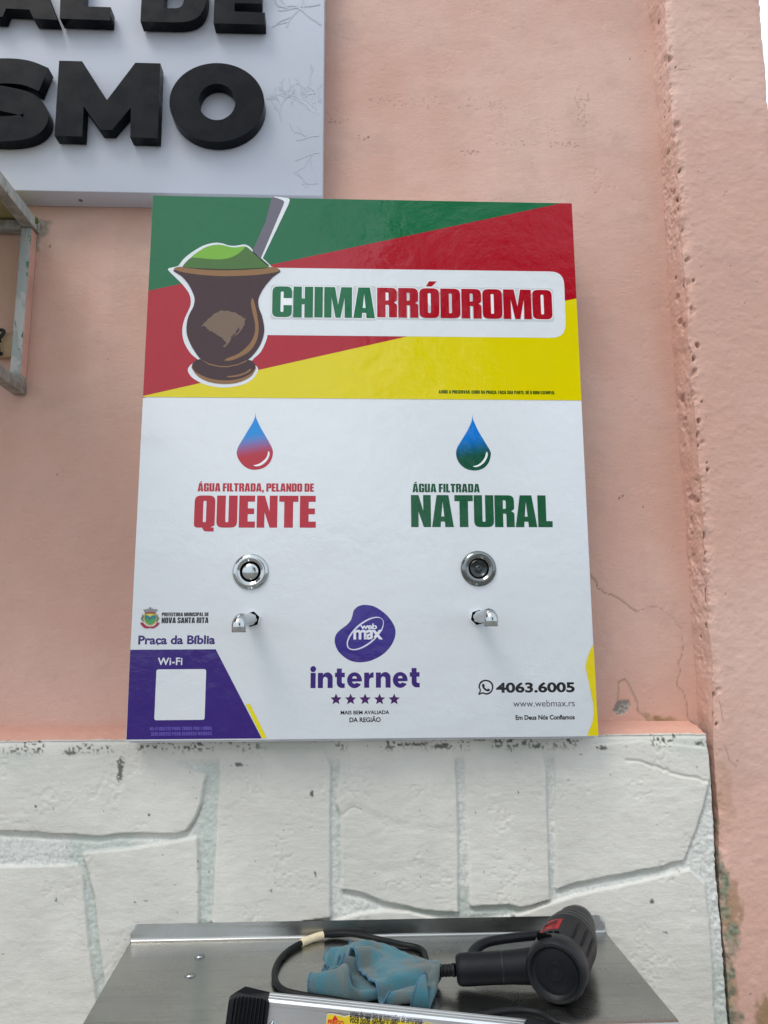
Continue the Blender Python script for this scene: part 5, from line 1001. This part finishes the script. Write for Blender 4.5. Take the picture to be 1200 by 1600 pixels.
-752, 128, 27, -700, 120, 69, -652, 134, 113, -592, 115, 144, -530, 89, 142, -470, 78, 107, -421, 88, 64, -366, 81, 25, -304, 55, 22, -242, 30, 22, -180, 4, 22, -118, -20, 22, -56, -44, 22, 6, -67, 22, 69, -89, 22, 132, -111, 22, 194, -132, 22, 257, -155, 22, 320, -177, 22, 383, -199, 22, 445, -220, 22, 508, -241, 22, 572, -263, 22, 635, -285, 22, 698, -309, 22, 743, -287, 63, 770, -224, 68, 796, -162, 67, 820, -100, 63, 843, -36, 63, 861, 25, 58, 888, 101, 38, 890, 139, 96, 843, 135, 149, 786, 105, 177, 729, 72, 173, 676, 46, 122, 619, 8, 117, 563, -29, 120, 507, -67, 113, 452, -103, 118, 394, -137, 112, 336, -170, 114, 277, -202, 121, 219, -232, 114, 159, -261, 111,
-793, 142, 81, -743, 120, 122, -691, 85, 143, -627, 58, 128, -568, 54, 96, -513, 63, 56, -455, 48, 23, -393, 21, 22, -331, -5, 22, -269, -31, 22, -207, -56, 22, -145, -80, 22, -83, -104, 22, -21, -127, 22, 42, -150, 22, 104, -172, 22, 167, -194, 22, 230, -217, 22, 293, -239, 22, 355, -261, 22, 418, -282, 22, 482, -304, 22, 544, -325, 22, 610, -350, 22, 650, -323, 67, 679, -262, 64, 706, -203, 62, 731, -141, 63, 756, -79, 63, 778, -15, 63, 798, 47, 57, 818, 114, 32, 838, 178, 65, 812, 191, 129, 759, 170, 165, 702, 134, 174, 646, 110, 126, 589, 72, 121, 534, 35, 111, 479, -5, 116, 423, -41, 120, 366, -76, 114, 308, -110, 116, 250, -143, 112, 190, -173, 116, 132, -202, 115,
-837, 109, 119, -784, 66, 120, -723, 42, 104, -662, 41, 74, -604, 38, 41, -543, 14, 22, -481, -13, 22, -419, -39, 22, -358, -66, 22, -296, -91, 22, -234, -115, 22, -172, -140, 22, -110, -164, 22, -47, -188, 22, 15, -211, 22, 78, -233, 22, 141, -256, 22, 204, -277, 22, 267, -300, 22, 330, -322, 22, 393, -343, 22, 457, -365, 22, 520, -388, 22, 563, -365, 63, 587, -302, 73, 617, -242, 63, 643, -181, 63, 668, -120, 61, 692, -58, 63, 715, 5, 63, 735, 67, 60, 753, 131, 59, 778, 205, 47, 776, 241, 105, 730, 228, 154, 673, 197, 175, 613, 164, 133, 558, 129, 124, 503, 92, 116, 449, 54, 115, 394, 17, 110, 336, -18, 119, 279, -51, 119, 221, -82, 111, 162, -114, 117, 103, -143, 118,
-875, 71, 77, -814, 50, 60, -753, 31, 43, -692, 9, 22, -631, -18, 22, -569, -45, 22, -508, -72, 22, -446, -99, 22, -385, -124, 22, -323, -150, 22, -261, -175, 22, -199, -200, 22, -137, -224, 22, -75, -248, 22, -13, -271, 22, 50, -294, 22, 113, -317, 22, 176, -339, 22, 239, -362, 22, 302, -384, 22, 365, -405, 22, 431, -429, 22, 474, -405, 67, 499, -342, 70, 526, -283, 61, 552, -222, 63, 579, -160, 63, 604, -99, 61, 628, -36, 62, 651, 27, 64, 671, 90, 62, 691, 155, 61, 713, 222, 30, 727, 282, 74, 696, 286, 134, 639, 262, 167, 578, 227, 166, 525, 191, 135, 473, 156, 124, 421, 116, 118, 365, 79, 114, 309, 42, 114, 252, 8, 111, 193, -23, 120, 136, -55, 115, 77, -85, 105,
-903, 32, 31, -842, 4, 22, -782, -25, 22, -720, -50, 22, -658, -78, 22, -597, -106, 22, -536, -132, 22, -474, -158, 22, -413, -184, 22, -351, -210, 22, -289, -235, 22, -227, -260, 22, -165, -284, 22, -102, -308, 22, -39, -332, 22, 24, -355, 22, 87, -377, 22, 150, -399, 22, 213, -423, 22, 276, -445, 22, 340, -467, 22, 384, -445, 63, 411, -384, 75, 437, -322, 68, 463, -262, 62, 490, -200, 63, 516, -139, 61, 541, -77, 63, 565, -14, 61, 588, 49, 63, 609, 112, 63, 629, 175, 62, 643, 236, 54, 668, 311, 55, 658, 336, 113, 608, 317, 157, 552, 288, 169, 488, 244, 155, 444, 214, 125, 392, 175, 118, 337, 137, 122, 281, 102, 115, 224, 69, 111, 166, 37, 121, 108, 5, 115, 49, -23, 112,
-930, -27, 22, -870, -55, 22, -809, -83, 22, -748, -109, 22, -686, -137, 22, -625, -164, 22, -564, -191, 22, -502, -216, 22, -440, -243, 22, -378, -269, 22, -317, -295, 22, -255, -320, 22, -193, -345, 22, -130, -369, 22, -68, -393, 22, -5, -416, 22, 58, -438, 22, 121, -461, 22, 183, -483, 22, 247, -510, 22, 294, -484, 63, 320, -424, 73, 347, -363, 64, 373, -302, 62, 400, -241, 64, 427, -179, 61, 452, -117, 60, 477, -55, 62, 502, 8, 61, 525, 71, 63, 546, 135, 64, 566, 200, 64, 583, 262, 59, 606, 338, 34, 614, 381, 82, 574, 375, 140, 524, 349, 178, 466, 316, 173, 419, 282, 120, 366, 237, 118, 311, 198, 117, 253, 163, 118, 197, 128, 121, 139, 96, 106, 81, 63, 115, 24, 31, 113,
-958, -87, 22, -898, -115, 22, -837, -143, 22, -776, -169, 22, -714, -196, 22, -653, -224, 22, -592, -250, 22, -530, -277, 22, -468, -304, 22, -406, -330, 22, -344, -355, 22, -282, -380, 22, -220, -405, 22, -157, -429, 22, -95, -453, 22, -32, -475, 22, 31, -498, 22, 94, -521, 22, 156, -545, 23, 204, -527, 72, 230, -464, 72, 257, -402, 69, 285, -342, 62, 311, -280, 62, 337, -219, 62, 364, -157, 62, 390, -95, 62, 415, -33, 61, 439, 29, 61, 462, 94, 64, 483, 157, 64, 504, 223, 65, 521, 284, 57, 544, 357, 22, 561, 413, 53, 539, 426, 119, 496, 407, 170, 438, 372, 170, 385, 339, 119, 336, 293, 124, 281, 257, 117, 224, 221, 121, 168, 186, 116, 109, 155, 115, 52, 123, 116, -6, 92, 110,
-985, -145, 22, -925, -173, 22, -864, -201, 22, -804, -228, 22, -742, -255, 22, -681, -282, 22, -620, -309, 22, -558, -337, 22, -496, -364, 22, -434, -390, 22, -373, -415, 22, -311, -441, 22, -249, -466, 22, -187, -490, 22, -124, -513, 22, -61, -536, 22, 1, -559, 22, 65, -584, 23, 109, -564, 71, 139, -502, 87, 166, -442, 73, 193, -381, 61, 222, -320, 62, 248, -258, 62, 274, -197, 61, 301, -135, 62, 327, -73, 64, 352, -11, 61, 376, 51, 61, 399, 115, 62, 420, 179, 64, 440, 246, 66, 457, 307, 59, 476, 376, 22, 497, 437, 32, 495, 472, 94, 461, 465, 153, 407, 427, 177, 366, 381, 185, 304, 343, 149, 251, 316, 128, 196, 281, 116, 138, 245, 111, 81, 212, 119, 23, 181, 118, -32, 146, 131,
-1013, -204, 22, -953, -233, 22, -892, -261, 22, -831, -288, 22, -771, -316, 22, -709, -343, 22, -648, -369, 22, -586, -396, 22, -524, -423, 22, -462, -449, 22, -400, -475, 22, -338, -501, 22, -276, -526, 22, -214, -549, 22, -152, -572, 22, -88, -596, 22, -26, -620, 25, 21, -599, 72, 49, -539, 86, 78, -479, 72, 104, -419, 64, 132, -358, 64, 159, -297, 62, 186, -235, 62, 213, -174, 61, 239, -112, 61, 265, -51, 61, 290, 11, 63, 314, 74, 62, 337, 137, 62, 358, 201, 65, 378, 267, 66, 395, 328, 61, 412, 397, 22, 435, 457, 24, 447, 513, 68, 420, 513, 133, 373, 484, 181, 332, 436, 190, 271, 399, 149, 221, 374, 125, 163, 339, 118, 108, 304, 121, 55, 268, 141, 1, 232, 155, -57, 201, 161,
-1040, -262, 22, -981, -292, 22, -920, -320, 22, -860, -348, 22, -799, -375, 22, -737, -404, 22, -676, -430, 22, -614, -457, 22, -552, -484, 22, -491, -510, 22, -429, -536, 22, -368, -562, 22, -307, -587, 22, -245, -610, 22, -182, -633, 22, -117, -658, 26, -72, -640, 74, -43, -577, 86, -15, -517, 79, 13, -457, 64, 41, -397, 63, 68, -336, 64, 96, -275, 64, 122, -214, 60, 149, -153, 64, 176, -91, 62, 202, -30, 61, 227, 33, 61, 251, 95, 62, 275, 158, 62, 295, 223, 64, 315, 290, 67, 331, 351, 63, 348, 420, 22, 370, 478, 22, 388, 543, 49, 378, 562, 114, 337, 543, 175, 294, 498, 195, 235, 459, 154, 186, 432, 129, 130, 396, 118, 76, 359, 123, 24, 324, 143, -31, 288, 156, -83, 256, 181,
-1070, -322, 22, -1011, -351, 22, -950, -379, 22, -889, -407, 22, -828, -434, 22, -767, -462, 22, -706, -490, 22, -644, -517, 22, -583, -543, 22, -521, -569, 22, -460, -594, 22, -399, -621, 22, -337, -646, 22, -272, -670, 22, -210, -693, 27, -159, -677, 76, -131, -617, 94, -105, -554, 82, -77, -495, 66, -48, -434, 65, -21, -373, 63, 6, -313, 63, 34, -252, 64, 61, -191, 64, 87, -130, 62, 114, -69, 61, 140, -8, 64, 165, 55, 63, 189, 116, 63, 212, 180, 65, 233, 244, 65, 253, 311, 68, 269, 373, 65, 286, 441, 25, 307, 498, 22, 327, 564, 38, 332, 606, 93, 297, 591, 157, 256, 554, 192, 195, 510, 159, 147, 486, 136, 94, 452, 115, 40, 413, 111, -13, 374, 121, -65, 345, 151, -118, 310, 169,
-1104, -380, 22, -1046, -410, 22, -986, -438, 22, -925, -466, 22, -864, -493, 22, -803, -519, 22, -742, -547, 22, -681, -574, 22, -620, -600, 22, -558, -627, 22, -497, -654, 27, -435, -680, 33, -374, -706, 30, -306, -728, 38, -250, -715, 77, -220, -652, 97, -195, -592, 84, -167, -532, 68, -140, -471, 65, -112, -411, 64, -84, -350, 62, -57, -290, 64, -29, -229, 63, -2, -169, 64, 25, -108, 65, 51, -48, 59, 77, 14, 63, 103, 75, 61, 127, 137, 61, 150, 200, 61, 171, 263, 63, 191, 330, 66, 205, 394, 66, 222, 462, 27, 241, 518, 22, 263, 586, 24, 275, 637, 71, 253, 639, 141, 210, 611, 189, 152, 567, 199, 107, 540, 147, 55, 507, 118, 2, 468, 114, -49, 426, 117, -99, 384, 113, -149, 344, 124,
-1134, -424, 61, -1073, -450, 67, -1012, -477, 70, -951, -503, 71, -890, -529, 71, -829, -556, 71, -769, -583, 71, -708, -610, 71, -646, -636, 71, -584, -659, 75, -526, -690, 75, -465, -722, 74, -402, -747, 74, -335, -745, 95, -303, -686, 109, -281, -627, 83, -255, -567, 68, -229, -507, 64, -201, -446, 64, -174, -386, 64, -146, -326, 63, -119, -266, 63, -91, -206, 62, -64, -145, 63, -37, -85, 63, -11, -25, 64, 14, 36, 59, 40, 97, 62, 65, 158, 66, 87, 220, 61, 109, 283, 65, 127, 349, 68, 142, 413, 65, 158, 480, 28, 178, 537, 22, 200, 601, 22, 214, 658, 56, 208, 684, 122, 169, 661, 176, 117, 621, 202, 68, 592, 151, 14, 558, 126, -40, 519, 120, -90, 478, 114, -142, 435, 110, -190, 393, 119,
-1135, -398, 126, -1075, -425, 132, -1015, -454, 135, -955, -482, 137, -895, -511, 138, -836, -539, 138, -776, -568, 138, -717, -597, 138, -657, -625, 139, -601, -657, 143, -545, -693, 146, -489, -732, 144, -425, -760, 141, -372, -712, 139, -360, -655, 108, -342, -602, 71, -318, -542, 64, -292, -482, 64, -264, -421, 64, -237, -362, 64, -209, -302, 64, -182, -242, 64, -154, -182, 64, -127, -122, 64, -100, -62, 63, -73, -2, 62, -47, 59, 65, -23, 120, 60, 2, 181, 62, 31, 237, 91, 50, 301, 90, 64, 363, 64, 77, 426, 63, 93, 490, 27, 111, 553, 22, 130, 616, 22, 150, 679, 40, 154, 720, 98, 119, 710, 158, 71, 679, 201, 19, 642, 156, -33, 606, 132, -83, 567, 113, -134, 525, 113, -183, 482, 124, -226, 441, 102,
-1116, -341, 158, -1056, -370, 165, -996, -399, 171, -938, -430, 176, -879, -461, 180, -821, -491, 182, -762, -523, 186, -705, -553, 187, -646, -584, 190, -593, -620, 198, -546, -668, 208, -492, -712, 207, -431, -713, 188, -433, -692, 118, -419, -642, 79, -404, -578, 68, -380, -516, 64, -354, -457, 64, -326, -396, 64, -298, -337, 63, -271, -277, 64, -244, -217, 64, -216, -158, 61, -189, -98, 62, -162, -38, 63, -136, 22, 64, -109, 82, 64, -85, 144, 68, -52, 192, 101, -32, 255, 103, -14, 319, 95, 0, 374, 62, 13, 439, 62, 26, 502, 65, 48, 571, 29, 66, 632, 22, 87, 695, 29, 97, 747, 77, 73, 753, 140, 27, 730, 190, -26, 685, 157, -79, 650, 148, -130, 613, 125, -181, 572, 111, -230, 527, 119, -279, 485, 110,
-1086, -276, 152, -1027, -305, 161, -968, -335, 168, -910, -365, 177, -852, -397, 187, -795, -427, 197, -738, -460, 202, -681, -491, 207, -625, -524, 217, -576, -563, 238, -530, -608, 253, -474, -651, 247, -459, -656, 179, -490, -668, 118, -482, -617, 74, -467, -553, 66, -444, -491, 63, -417, -432, 64, -389, -372, 64, -361, -312, 63, -334, -252, 64, -306, -193, 64, -278, -133, 64, -251, -73, 63, -224, -13, 61, -198, 47, 61, -171, 107, 73, -137, 149, 113, -112, 209, 128, -94, 273, 123, -80, 331, 93, -64, 387, 62, -51, 452, 62, -36, 517, 62, -26, 578, 56, -5, 651, 22, 19, 706, 22, 34, 767, 56, 19, 793, 118, -25, 780, 174, -80, 738, 196, -129, 695, 158, -177, 658, 135, -227, 614, 131, -276, 572, 118, -325, 528, 109,
-1057, -226, 119, -997, -254, 128, -938, -283, 138, -880, -313, 148, -823, -339, 170, -766, -367, 192, -708, -401, 192, -653, -431, 212, -599, -465, 233, -550, -506, 256, -499, -551, 264, -464, -590, 224, -514, -621, 186, -545, -635, 125, -543, -594, 72, -530, -529, 66, -506, -466, 62, -478, -406, 63, -450, -347, 60, -423, -288, 61, -395, -227, 64, -368, -167, 63, -340, -107, 64, -313, -47, 63, -286, 13, 61, -259, 73, 71, -224, 111, 115, -193, 162, 146, -174, 227, 145, -159, 285, 115, -141, 330, 65, -129, 398, 62, -116, 463, 62, -100, 529, 63, -87, 593, 61, -74, 660, 22, -44, 714, 22, -26, 786, 38, -33, 824, 93, -73, 817, 152, -121, 787, 187, -176, 735, 159, -223, 704, 136, -273, 660, 128, -323, 616, 130, -372, 573, 118,
-1025, -176, 83, -966, -206, 90, -907, -236, 99, -848, -265, 112, -790, -293, 131, -734, -314, 162, -677, -344, 176, -622, -371, 204, -572, -401, 235, -518, -442, 251, -471, -489, 235, -478, -539, 186, -540, -567, 176, -595, -596, 137, -607, -570, 74, -593, -502, 64, -569, -440, 61, -541, -380, 61, -513, -321, 62, -486, -261, 58, -457, -201, 64, -430, -142, 63, -402, -81, 64, -374, -22, 62, -348, 39, 68, -313, 78, 111, -278, 116, 155, -256, 179, 163, -240, 243, 147, -224, 294, 107, -207, 343, 65, -194, 408, 61, -180, 473, 64, -166, 537, 63, -148, 600, 68, -125, 662, 73, -109, 724, 63, -91, 799, 33, -92, 855, 68, -127, 857, 131, -174, 835, 176, -232, 786, 188, -270, 751, 137, -321, 704, 134, -369, 662, 118, -420, 616, 119,
-994, -118, 77, -935, -149, 78, -876, -180, 81, -816, -210, 93, -759, -236, 117, -700, -265, 132, -646, -287, 164, -593, -313, 199, -539, -346, 223, -486, -392, 223, -460, -444, 189, -490, -489, 143, -548, -519, 129, -620, -535, 142, -663, -540, 91, -655, -477, 64, -631, -413, 61, -602, -353, 62, -574, -293, 62, -546, -234, 63, -518, -174, 64, -491, -115, 63, -463, -55, 63, -435, 6, 64, -403, 47, 106, -364, 73, 155, -339, 132, 176, -319, 198, 170, -305, 253, 135, -285, 289, 81, -272, 353, 67, -260, 417, 60, -245, 483, 61, -231, 548, 63, -212, 612, 72, -187, 675, 76, -169, 738, 65, -159, 803, 24, -151, 873, 44, -175, 894, 107, -220, 876, 155, -274, 837, 179, -315, 794, 130, -366, 750, 126, -417, 708, 116, -457, 663, 85,
-963, -58, 76, -904, -89, 77, -845, -120, 79, -785, -150, 89, -730, -177, 116, -668, -206, 122, -614, -229, 151, -560, -255, 185, -505, -291, 200, -458, -342, 188, -455, -395, 143, -508, -434, 114, -571, -459, 119, -637, -478, 123, -703, -493, 118, -716, -450, 65, -693, -387, 62, -665, -326, 63, -636, -266, 64, -609, -208, 63, -580, -148, 64, -552, -89, 62, -525, -29, 62, -493, 20, 96, -454, 35, 149, -424, 86, 183, -403, 150, 185, -386, 210, 160, -368, 246, 108, -352, 296, 68, -338, 364, 67, -327, 428, 67, -311, 491, 61, -296, 556, 63, -275, 619, 74, -253, 681, 74, -236, 746, 68, -227, 810, 58, -221, 886, 30, -229, 931, 82, -269, 919, 136, -323, 885, 169, -377, 838, 164, -405, 799, 109, -449, 758, 82, -499, 713, 75,
-933, 1, 77, -874, -30, 78, -815, -61, 79, -756, -91, 91, -700, -118, 117, -639, -146, 119, -583, -171, 146, -525, -201, 168, -471, -241, 175, -438, -297, 145, -478, -341, 112, -537, -374, 122, -592, -401, 146, -658, -422, 152, -723, -436, 144, -768, -422, 90, -754, -361, 62, -726, -299, 62, -697, -239, 63, -670, -180, 62, -641, -121, 63, -613, -61, 62, -584, -5, 81, -547, 12, 136, -511, 45, 182, -486, 105, 198, -467, 168, 185, -450, 217, 141, -428, 242, 80, -415, 308, 83, -402, 375, 113, -392, 440, 66, -371, 503, 62, -360, 566, 62, -340, 630, 74, -317, 692, 74, -301, 755, 68, -291, 822, 63, -288, 887, 22, -284, 956, 52, -316, 960, 113, -367, 929, 151, -418, 885, 163, -447, 847, 101, -492, 808, 77, -543, 764, 72,
-908, 45, 122, -846, 24, 106, -787, 0, 84, -727, -31, 92, -672, -58, 119, -610, -86, 118, -551, -113, 132, -491, -148, 143, -442, -193, 138, -447, -250, 102, -507, -283, 110, -565, -316, 117, -618, -340, 149, -671, -366, 118, -734, -372, 140, -802, -377, 126, -814, -336, 74, -789, -271, 63, -759, -212, 62, -730, -152, 61, -702, -92, 62, -672, -31, 64, -641, -1, 115, -604, 17, 169, -571, 63, 205, -548, 127, 208, -531, 182, 174, -511, 207, 115, -498, 257, 81, -483, 325, 111, -465, 388, 121, -438, 449, 124, -420, 518, 111, -424, 576, 74, -403, 639, 70, -380, 699, 71, -366, 764, 67, -357, 828, 66, -355, 888, 55, -350, 969, 34, -364, 1000, 89, -413, 976, 135, -463, 932, 154, -488, 897, 90, -537, 857, 82, -585, 815, 73,
]       # tenths of a millimetre
tv = np.array(TOWEL, dtype=float).reshape(46, 46, 3) / 1e4
for _ in range(0):
    q_ = tv.copy(); q_[1:-1, :] = tv[1:-1, :] * .5 + (tv[:-2, :] + tv[2:, :]) * .25; tv = q_
    q_ = tv.copy(); q_[:, 1:-1] = tv[:, 1:-1] * .5 + (tv[:, :-2] + tv[:, 2:]) * .25; tv = q_
tv = tv.reshape(-1, 3)
tl_, tr_ = atz(486, 1524, TZ), atz(690, 1530, TZ)
tc = (atz(588, 1538, TZ)); w_t = (tr_.x - tl_.x)
scx = w_t / (tv[:, 0].max() - tv[:, 0].min())
TVX, TVY, TVZ = tv[:, 0] * scx + tc.x, tv[:, 1] * scx * 1.0 + tc.y + 0.0, (tv[:, 2] - .0022) * 1.6 + TZ + .0024
nT = 46; wear = np.zeros(nT * nT); ii_, jj_ = np.meshgrid(np.arange(nT), np.arange(nT), indexing='ij')
bord = np.minimum(np.minimum(ii_, nT - 1 - ii_), np.minimum(jj_, nT - 1 - jj_)).ravel()
me = grid_mesh(TVX.reshape(nT, nT), TVY.reshape(nT, nT), TVZ.reshape(nT, nT), {'rim': (bord < 1).astype(float), 'u': ii_.ravel() / 45., 'v': jj_.ravel() / 45.})
nc = NT('teal_microfibre')
uvc = nc.new('ShaderNodeCombineXYZ'); nc.l.new(nc.attr('u'), uvc.inputs[0]); nc.l.new(nc.attr('v'), uvc.inputs[1])
def tnoise(sc, det=4, rg=.6):
    n = nc.new('ShaderNodeTexNoise'); n.inputs['Scale'].default_value = sc; n.inputs['Detail'].default_value = det; n.inputs['Roughness'].default_value = rg; nc.l.new(uvc.outputs[0], n.inputs['Vector']); return n.outputs['Fac']
ct = nc.mix(nc.ramp(tnoise(3.6, 5), .44, .56), lin(26, 108, 124), lin(82, 92, 90))
ct = nc.mix(nc.ramp(tnoise(140, 2), .35, .65, 0, .5), ct, lin(86, 106, 108))
ct = nc.mix(nc.ramp(tnoise(9, 4), .62, .72, 0, .6), ct, lin(62, 76, 74))
ct = nc.mix(nc.attr('rim'), ct, lin(62, 106, 126))
M_towel = nc.done(ct, .95, 0.0, nc.bump(tnoise(190, 3, .7), .0022, .9), Sheen_Weight=.25, Sheen_Roughness=.5)
towel = link('cleaning_cloth', me, M_towel, None)
md = towel.modifiers.new('smooth', 'SUBSURF'); md.levels = 1; md.render_levels = 2
md = towel.modifiers.new('thickness', 'SOLIDIFY'); md.thickness = .0022; md.offset = 0
tag(towel, 'crumpled teal and grey microfibre cloth lying on the steel table beside the cord', 'cloth')
bi = [k for k in range(nT)] + [k * nT + nT - 1 for k in range(1, nT)] + [(nT - 1) * nT + k for k in range(nT - 2, -1, -1)] + [k * nT for k in range(nT - 2, 0, -1)]
hp_ = catmull([Vector((TVX[k], TVY[k], max(TVZ[k], TZ + .0022))) for k in bi], 3, True); hp_.append(hp_[0])
link('hem', sweep(hp_, [.0013 + .0002 * (k % 3 == 0) for k in range(len(hp_))], 8, 1, False), plain('pale_blue_hem', (62, 102, 124), .9, 0, 600, .0015, .12), towel)['label'] = 'light blue stitched hem'

# ------------------------------------------------------------------ aluminium ladder in front of the table
RY0 = -.245                                          # front face of the near rail
RA, RB = at(419, 1563, RY0), at(890, 1612.5, RY0)
ex = (RB - RA).normalized(); ez_ = Vector((-ex.z, 0, ex.x)); RD = .0175; RH = .066; RL = 1.05
nl = NT('brushed_aluminium')
M_alu = nl.done(nl.mix(nl.ramp(nl.noise(20, 5, .6, (.15, 1, 1)), .3, .7), lin(205, 207, 210), lin(222, 224, 226)), nl.ramp(nl.noise(14, 5), .3, .7, .26, .42), 1.0, nl.bump(nl.noise(220, 3, .5, (.02, 1, 1)), .0004, .4))
ladder = thing('aluminium_ladder', 'aluminium ladder set level in front of the steel table, with a ribbed black end cap', 'ladder', (RA.x, RY0, GROUND))
def rail(dy, label):
    prof = [(0, 0), (.0015, .0012), (RD - .0015, .0012), (RD, 0), (RD, -.004), (RD - .001, -.005), (RD - .001, -RH + .005), (RD, -RH), (0, -RH), (-.0006, -RH + .006), (.001, -RH + .007), (.001, -.0065), (-.0008, -.0055), (-.0008, -.0015)]
    prof = [(0.0, 0.0), (.0010, .0010), (.0055, .0010), (.0058, .0004), (.0066, .0004), (.0070, .0010), (.0115, .0010), (.0118, .0004), (.0126, .0004), (.0130, .0010), (RD - .001, .0010), (RD, 0), (RD, -RH), (.0, -RH), (-.0008, -RH + .001), (-.0008, -RH + .008), (.0005, -RH + .0090), (.0005, -.0060), (-.0008, -.0050), (-.0010, -.0012)]
    bm = bmesh.new(); ends = []
    for t in (0.0, RL):
        o = RA + Vector((0, dy, 0)) + ex * t
        ends.append([bm.verts.new(o + Vector((0, y, 0)) + ez_ * z) for y, z in prof])
    n = len(prof)
    for k in range(n): bm.faces.new((ends[0][k], ends[1][k], ends[1][(k + 1) % n], ends[0][(k + 1) % n]))
    bm.faces.new(ends[0]); bm.faces.new(ends[1])
    r = link('side_rail', auto_smooth(bm_mesh(bm), 30), M_alu, ladder); r['label'] = label
    # ribbed cap at the left end
    op = []
    c0 = RA + Vector((0, dy, 0)); LC = .041
    for k in range(40):
        u = k / 39; x = .002 - (LC) * u; rr = (.0011 if k % 4 in (1, 2) else -.0011) if .08 < u < .97 else 0
        op.append((x, -.005 - rr + (.006 * max(0, (u - .8) / .2) ** 2)))
    bx_ = [(-LC - .002, .002), (-LC - .003, .014), (-LC + .002, RD - .004), (-LC + .012, RD + .002), (.003, RD + .002)]
    outl = op + bx_
    bm = bmesh.new(); lev = []
    for z, gx in ((.004, .93), (.0075, .90), (.0078, .80)): pass
    def ring(zf, inset):
        vv_ = []
        cxm, cym = -LC / 2, RD / 2
        for x, y in outl: 
            xx = cxm + (x - cxm) * (1 - inset); yy = cym + (y - cym) * (1 - inset)
            vv_.append(bm.verts.new(c0 + ex * xx + Vector((0, yy, 0)) + ez_ * (zf(x))))
        return vv_
    zt = lambda x: .0034 - .0035 * max(0, (x + .004) / .007 + .0) - .006 * max(0, (-x - LC + .014) / .014) ** 2
    L1 = ring(lambda x: -.043, .02); L2 = ring(lambda x: -.041, 0); L3 = ring(lambda x: zt(x) - .003, 0); L4 = ring(lambda x: zt(x) - .0006, .04); L5 = ring(zt, .09)
    for A, B in ((L1, L2), (L2, L3), (L3, L4), (L4, L5)):
        for k in range(len(A)): bm.faces.new((A[k], B[k], B[(k + 1) % len(A)], A[(k + 1) % len(A)]))
    bm.faces.new(L5); bm.faces.new(L1)
    link('end_cap', auto_smooth(bm_mesh(bm), 28), M_black_plastic, ladder)['label'] = 'ribbed black end cap of the %s' % label
    o = c0 + ex * .0085 + ez_ * -.0245 + Vector((0, .0004, 0))
    link('rivet', lathe([(0, .0042), (.0012, .0038), (.0020, .0024), (.0018, .0018), (.0004, .0016), (.0003, 0)], o, (0, -1, 0), 20), M_chrome, ladder)
    # leg below the cap
    j = c0 + ex * -.026 + Vector((0, RD / 2, 0)) + ez_ * -.052
    link('leg_joint', lathe([(-.012, .0), (-.012, .0165), (-.006, .0175), (.004, .0175), (.006, .0150), (.016, .0120), (.016, 0)], j, ez_, 28, (0, 1, 0)), M_black_plastic, ladder)
    link('joint_sleeve', lathe([(.0, .0125), (.014, .0125)], j + ez_ * .004, ez_, 24, (0, 1, 0)), plain('bare_steel', (190, 190, 192), .2, 1.0), ladder)
    link('leg', bar_mesh(j + ez_ * -.008, Vector((j.x - .10, j.y, GROUND + .001)), .03, .055, (0, 1, 0), .002), M_alu, ladder)
    k_ = c0 + ex * (RL - .03) + Vector((0, RD / 2, 0)) + ez_ * -RH
    link('leg', bar_mesh(k_ + ez_ * .004, Vector((k_.x + .10, k_.y, GROUND + .001)), .03, .055, (0, 1, 0), .002), M_alu, ladder)
rail(0, 'rail beside the table'); rail(-.40, 'rail away from the table')
for k in range(4):
    c = RA + ex * (.16 + .26 * k) + ez_ * -.052
    link('rung', bar_mesh(c + Vector((0, .002, 0)), c + Vector((0, -.366, 0)), .028, .022, (0, 0, 1), .004), M_alu, ladder)
# torn yellow warning sticker on the near rail
RF = frame_matrix(RA + Vector((0, -.0002, 0)), ex, ez_, (0, -1, 0))
def rl(px, py): d = at(px, py, RY0) - RA; return (d.dot(ex), d.dot(ez_))
M_yel = plain('yellow_sticker', (208, 184, 30), .45, 0, 200, .0004, .08); M_torn = plain('torn_paper', (198, 190, 168), .7, 0, 200, .0008, .08)
def flat(name, loop, k, mat_, par, half=.0001):
    me = fill_mesh([loop], half); me.transform(RF @ Matrix.Translation((0, 0, .0004 * k))); return link(name, me, mat_, par)
rs = random.Random(4)
topl = [(510.5, 1584.5)] + [(514 + k * 8, 1583.2 + k * .71 + rs.uniform(-1.1, 1.1) + (2.6 if k % 5 == 3 else 0)) for k in range(30)] + [(760, 1606), (762, 1640), (508, 1618)]
stk = flat('warning_sticker', [rl(a, b) for a, b in topl], 0.6, M_torn, ladder, .0001); stk['label'] = 'torn yellow warning sticker with red and black writing'
flat('sticker_face', [rl(a + (0.6 if k < 1 else 0), b + 1.4 + (rs.uniform(0, 1.2))) for k, (a, b) in enumerate(topl)], 1.2, M_yel, stk)
M_redp, M_blkp = plain('red_print', (196, 34, 30), .5), plain('black_print', (28, 26, 24), .5)
flat('warning_triangle', [rl(518.5, 1593), rl(528.5, 1593.6), rl(523.8, 1585.4)], 1.9, M_redp, stk)
def rtxt(t, a, b, mt, bold, lb=None):
    p, q = rl(*a), rl(*b)
    sans(t, None, 0, mt, stk, lb, bold, 1.0, 'sticker_lettering', RF @ Matrix.Translation((0, 0, .0008)), (p[0], p[1], q[0], q[1]), .0001)
rtxt('PERIGO', (511.8, 1600.2), (537.4, 1594.4), M_redp, .04, 'red PERIGO lettering')
rtxt('você pode perder a vida', (545.2, 1601.2), (622, 1593.0), M_blkp, .02)
rtxt('antes de usar leia as instruções de segurança', (546, 1592.4), (660, 1588.6), M_blkp, .01)
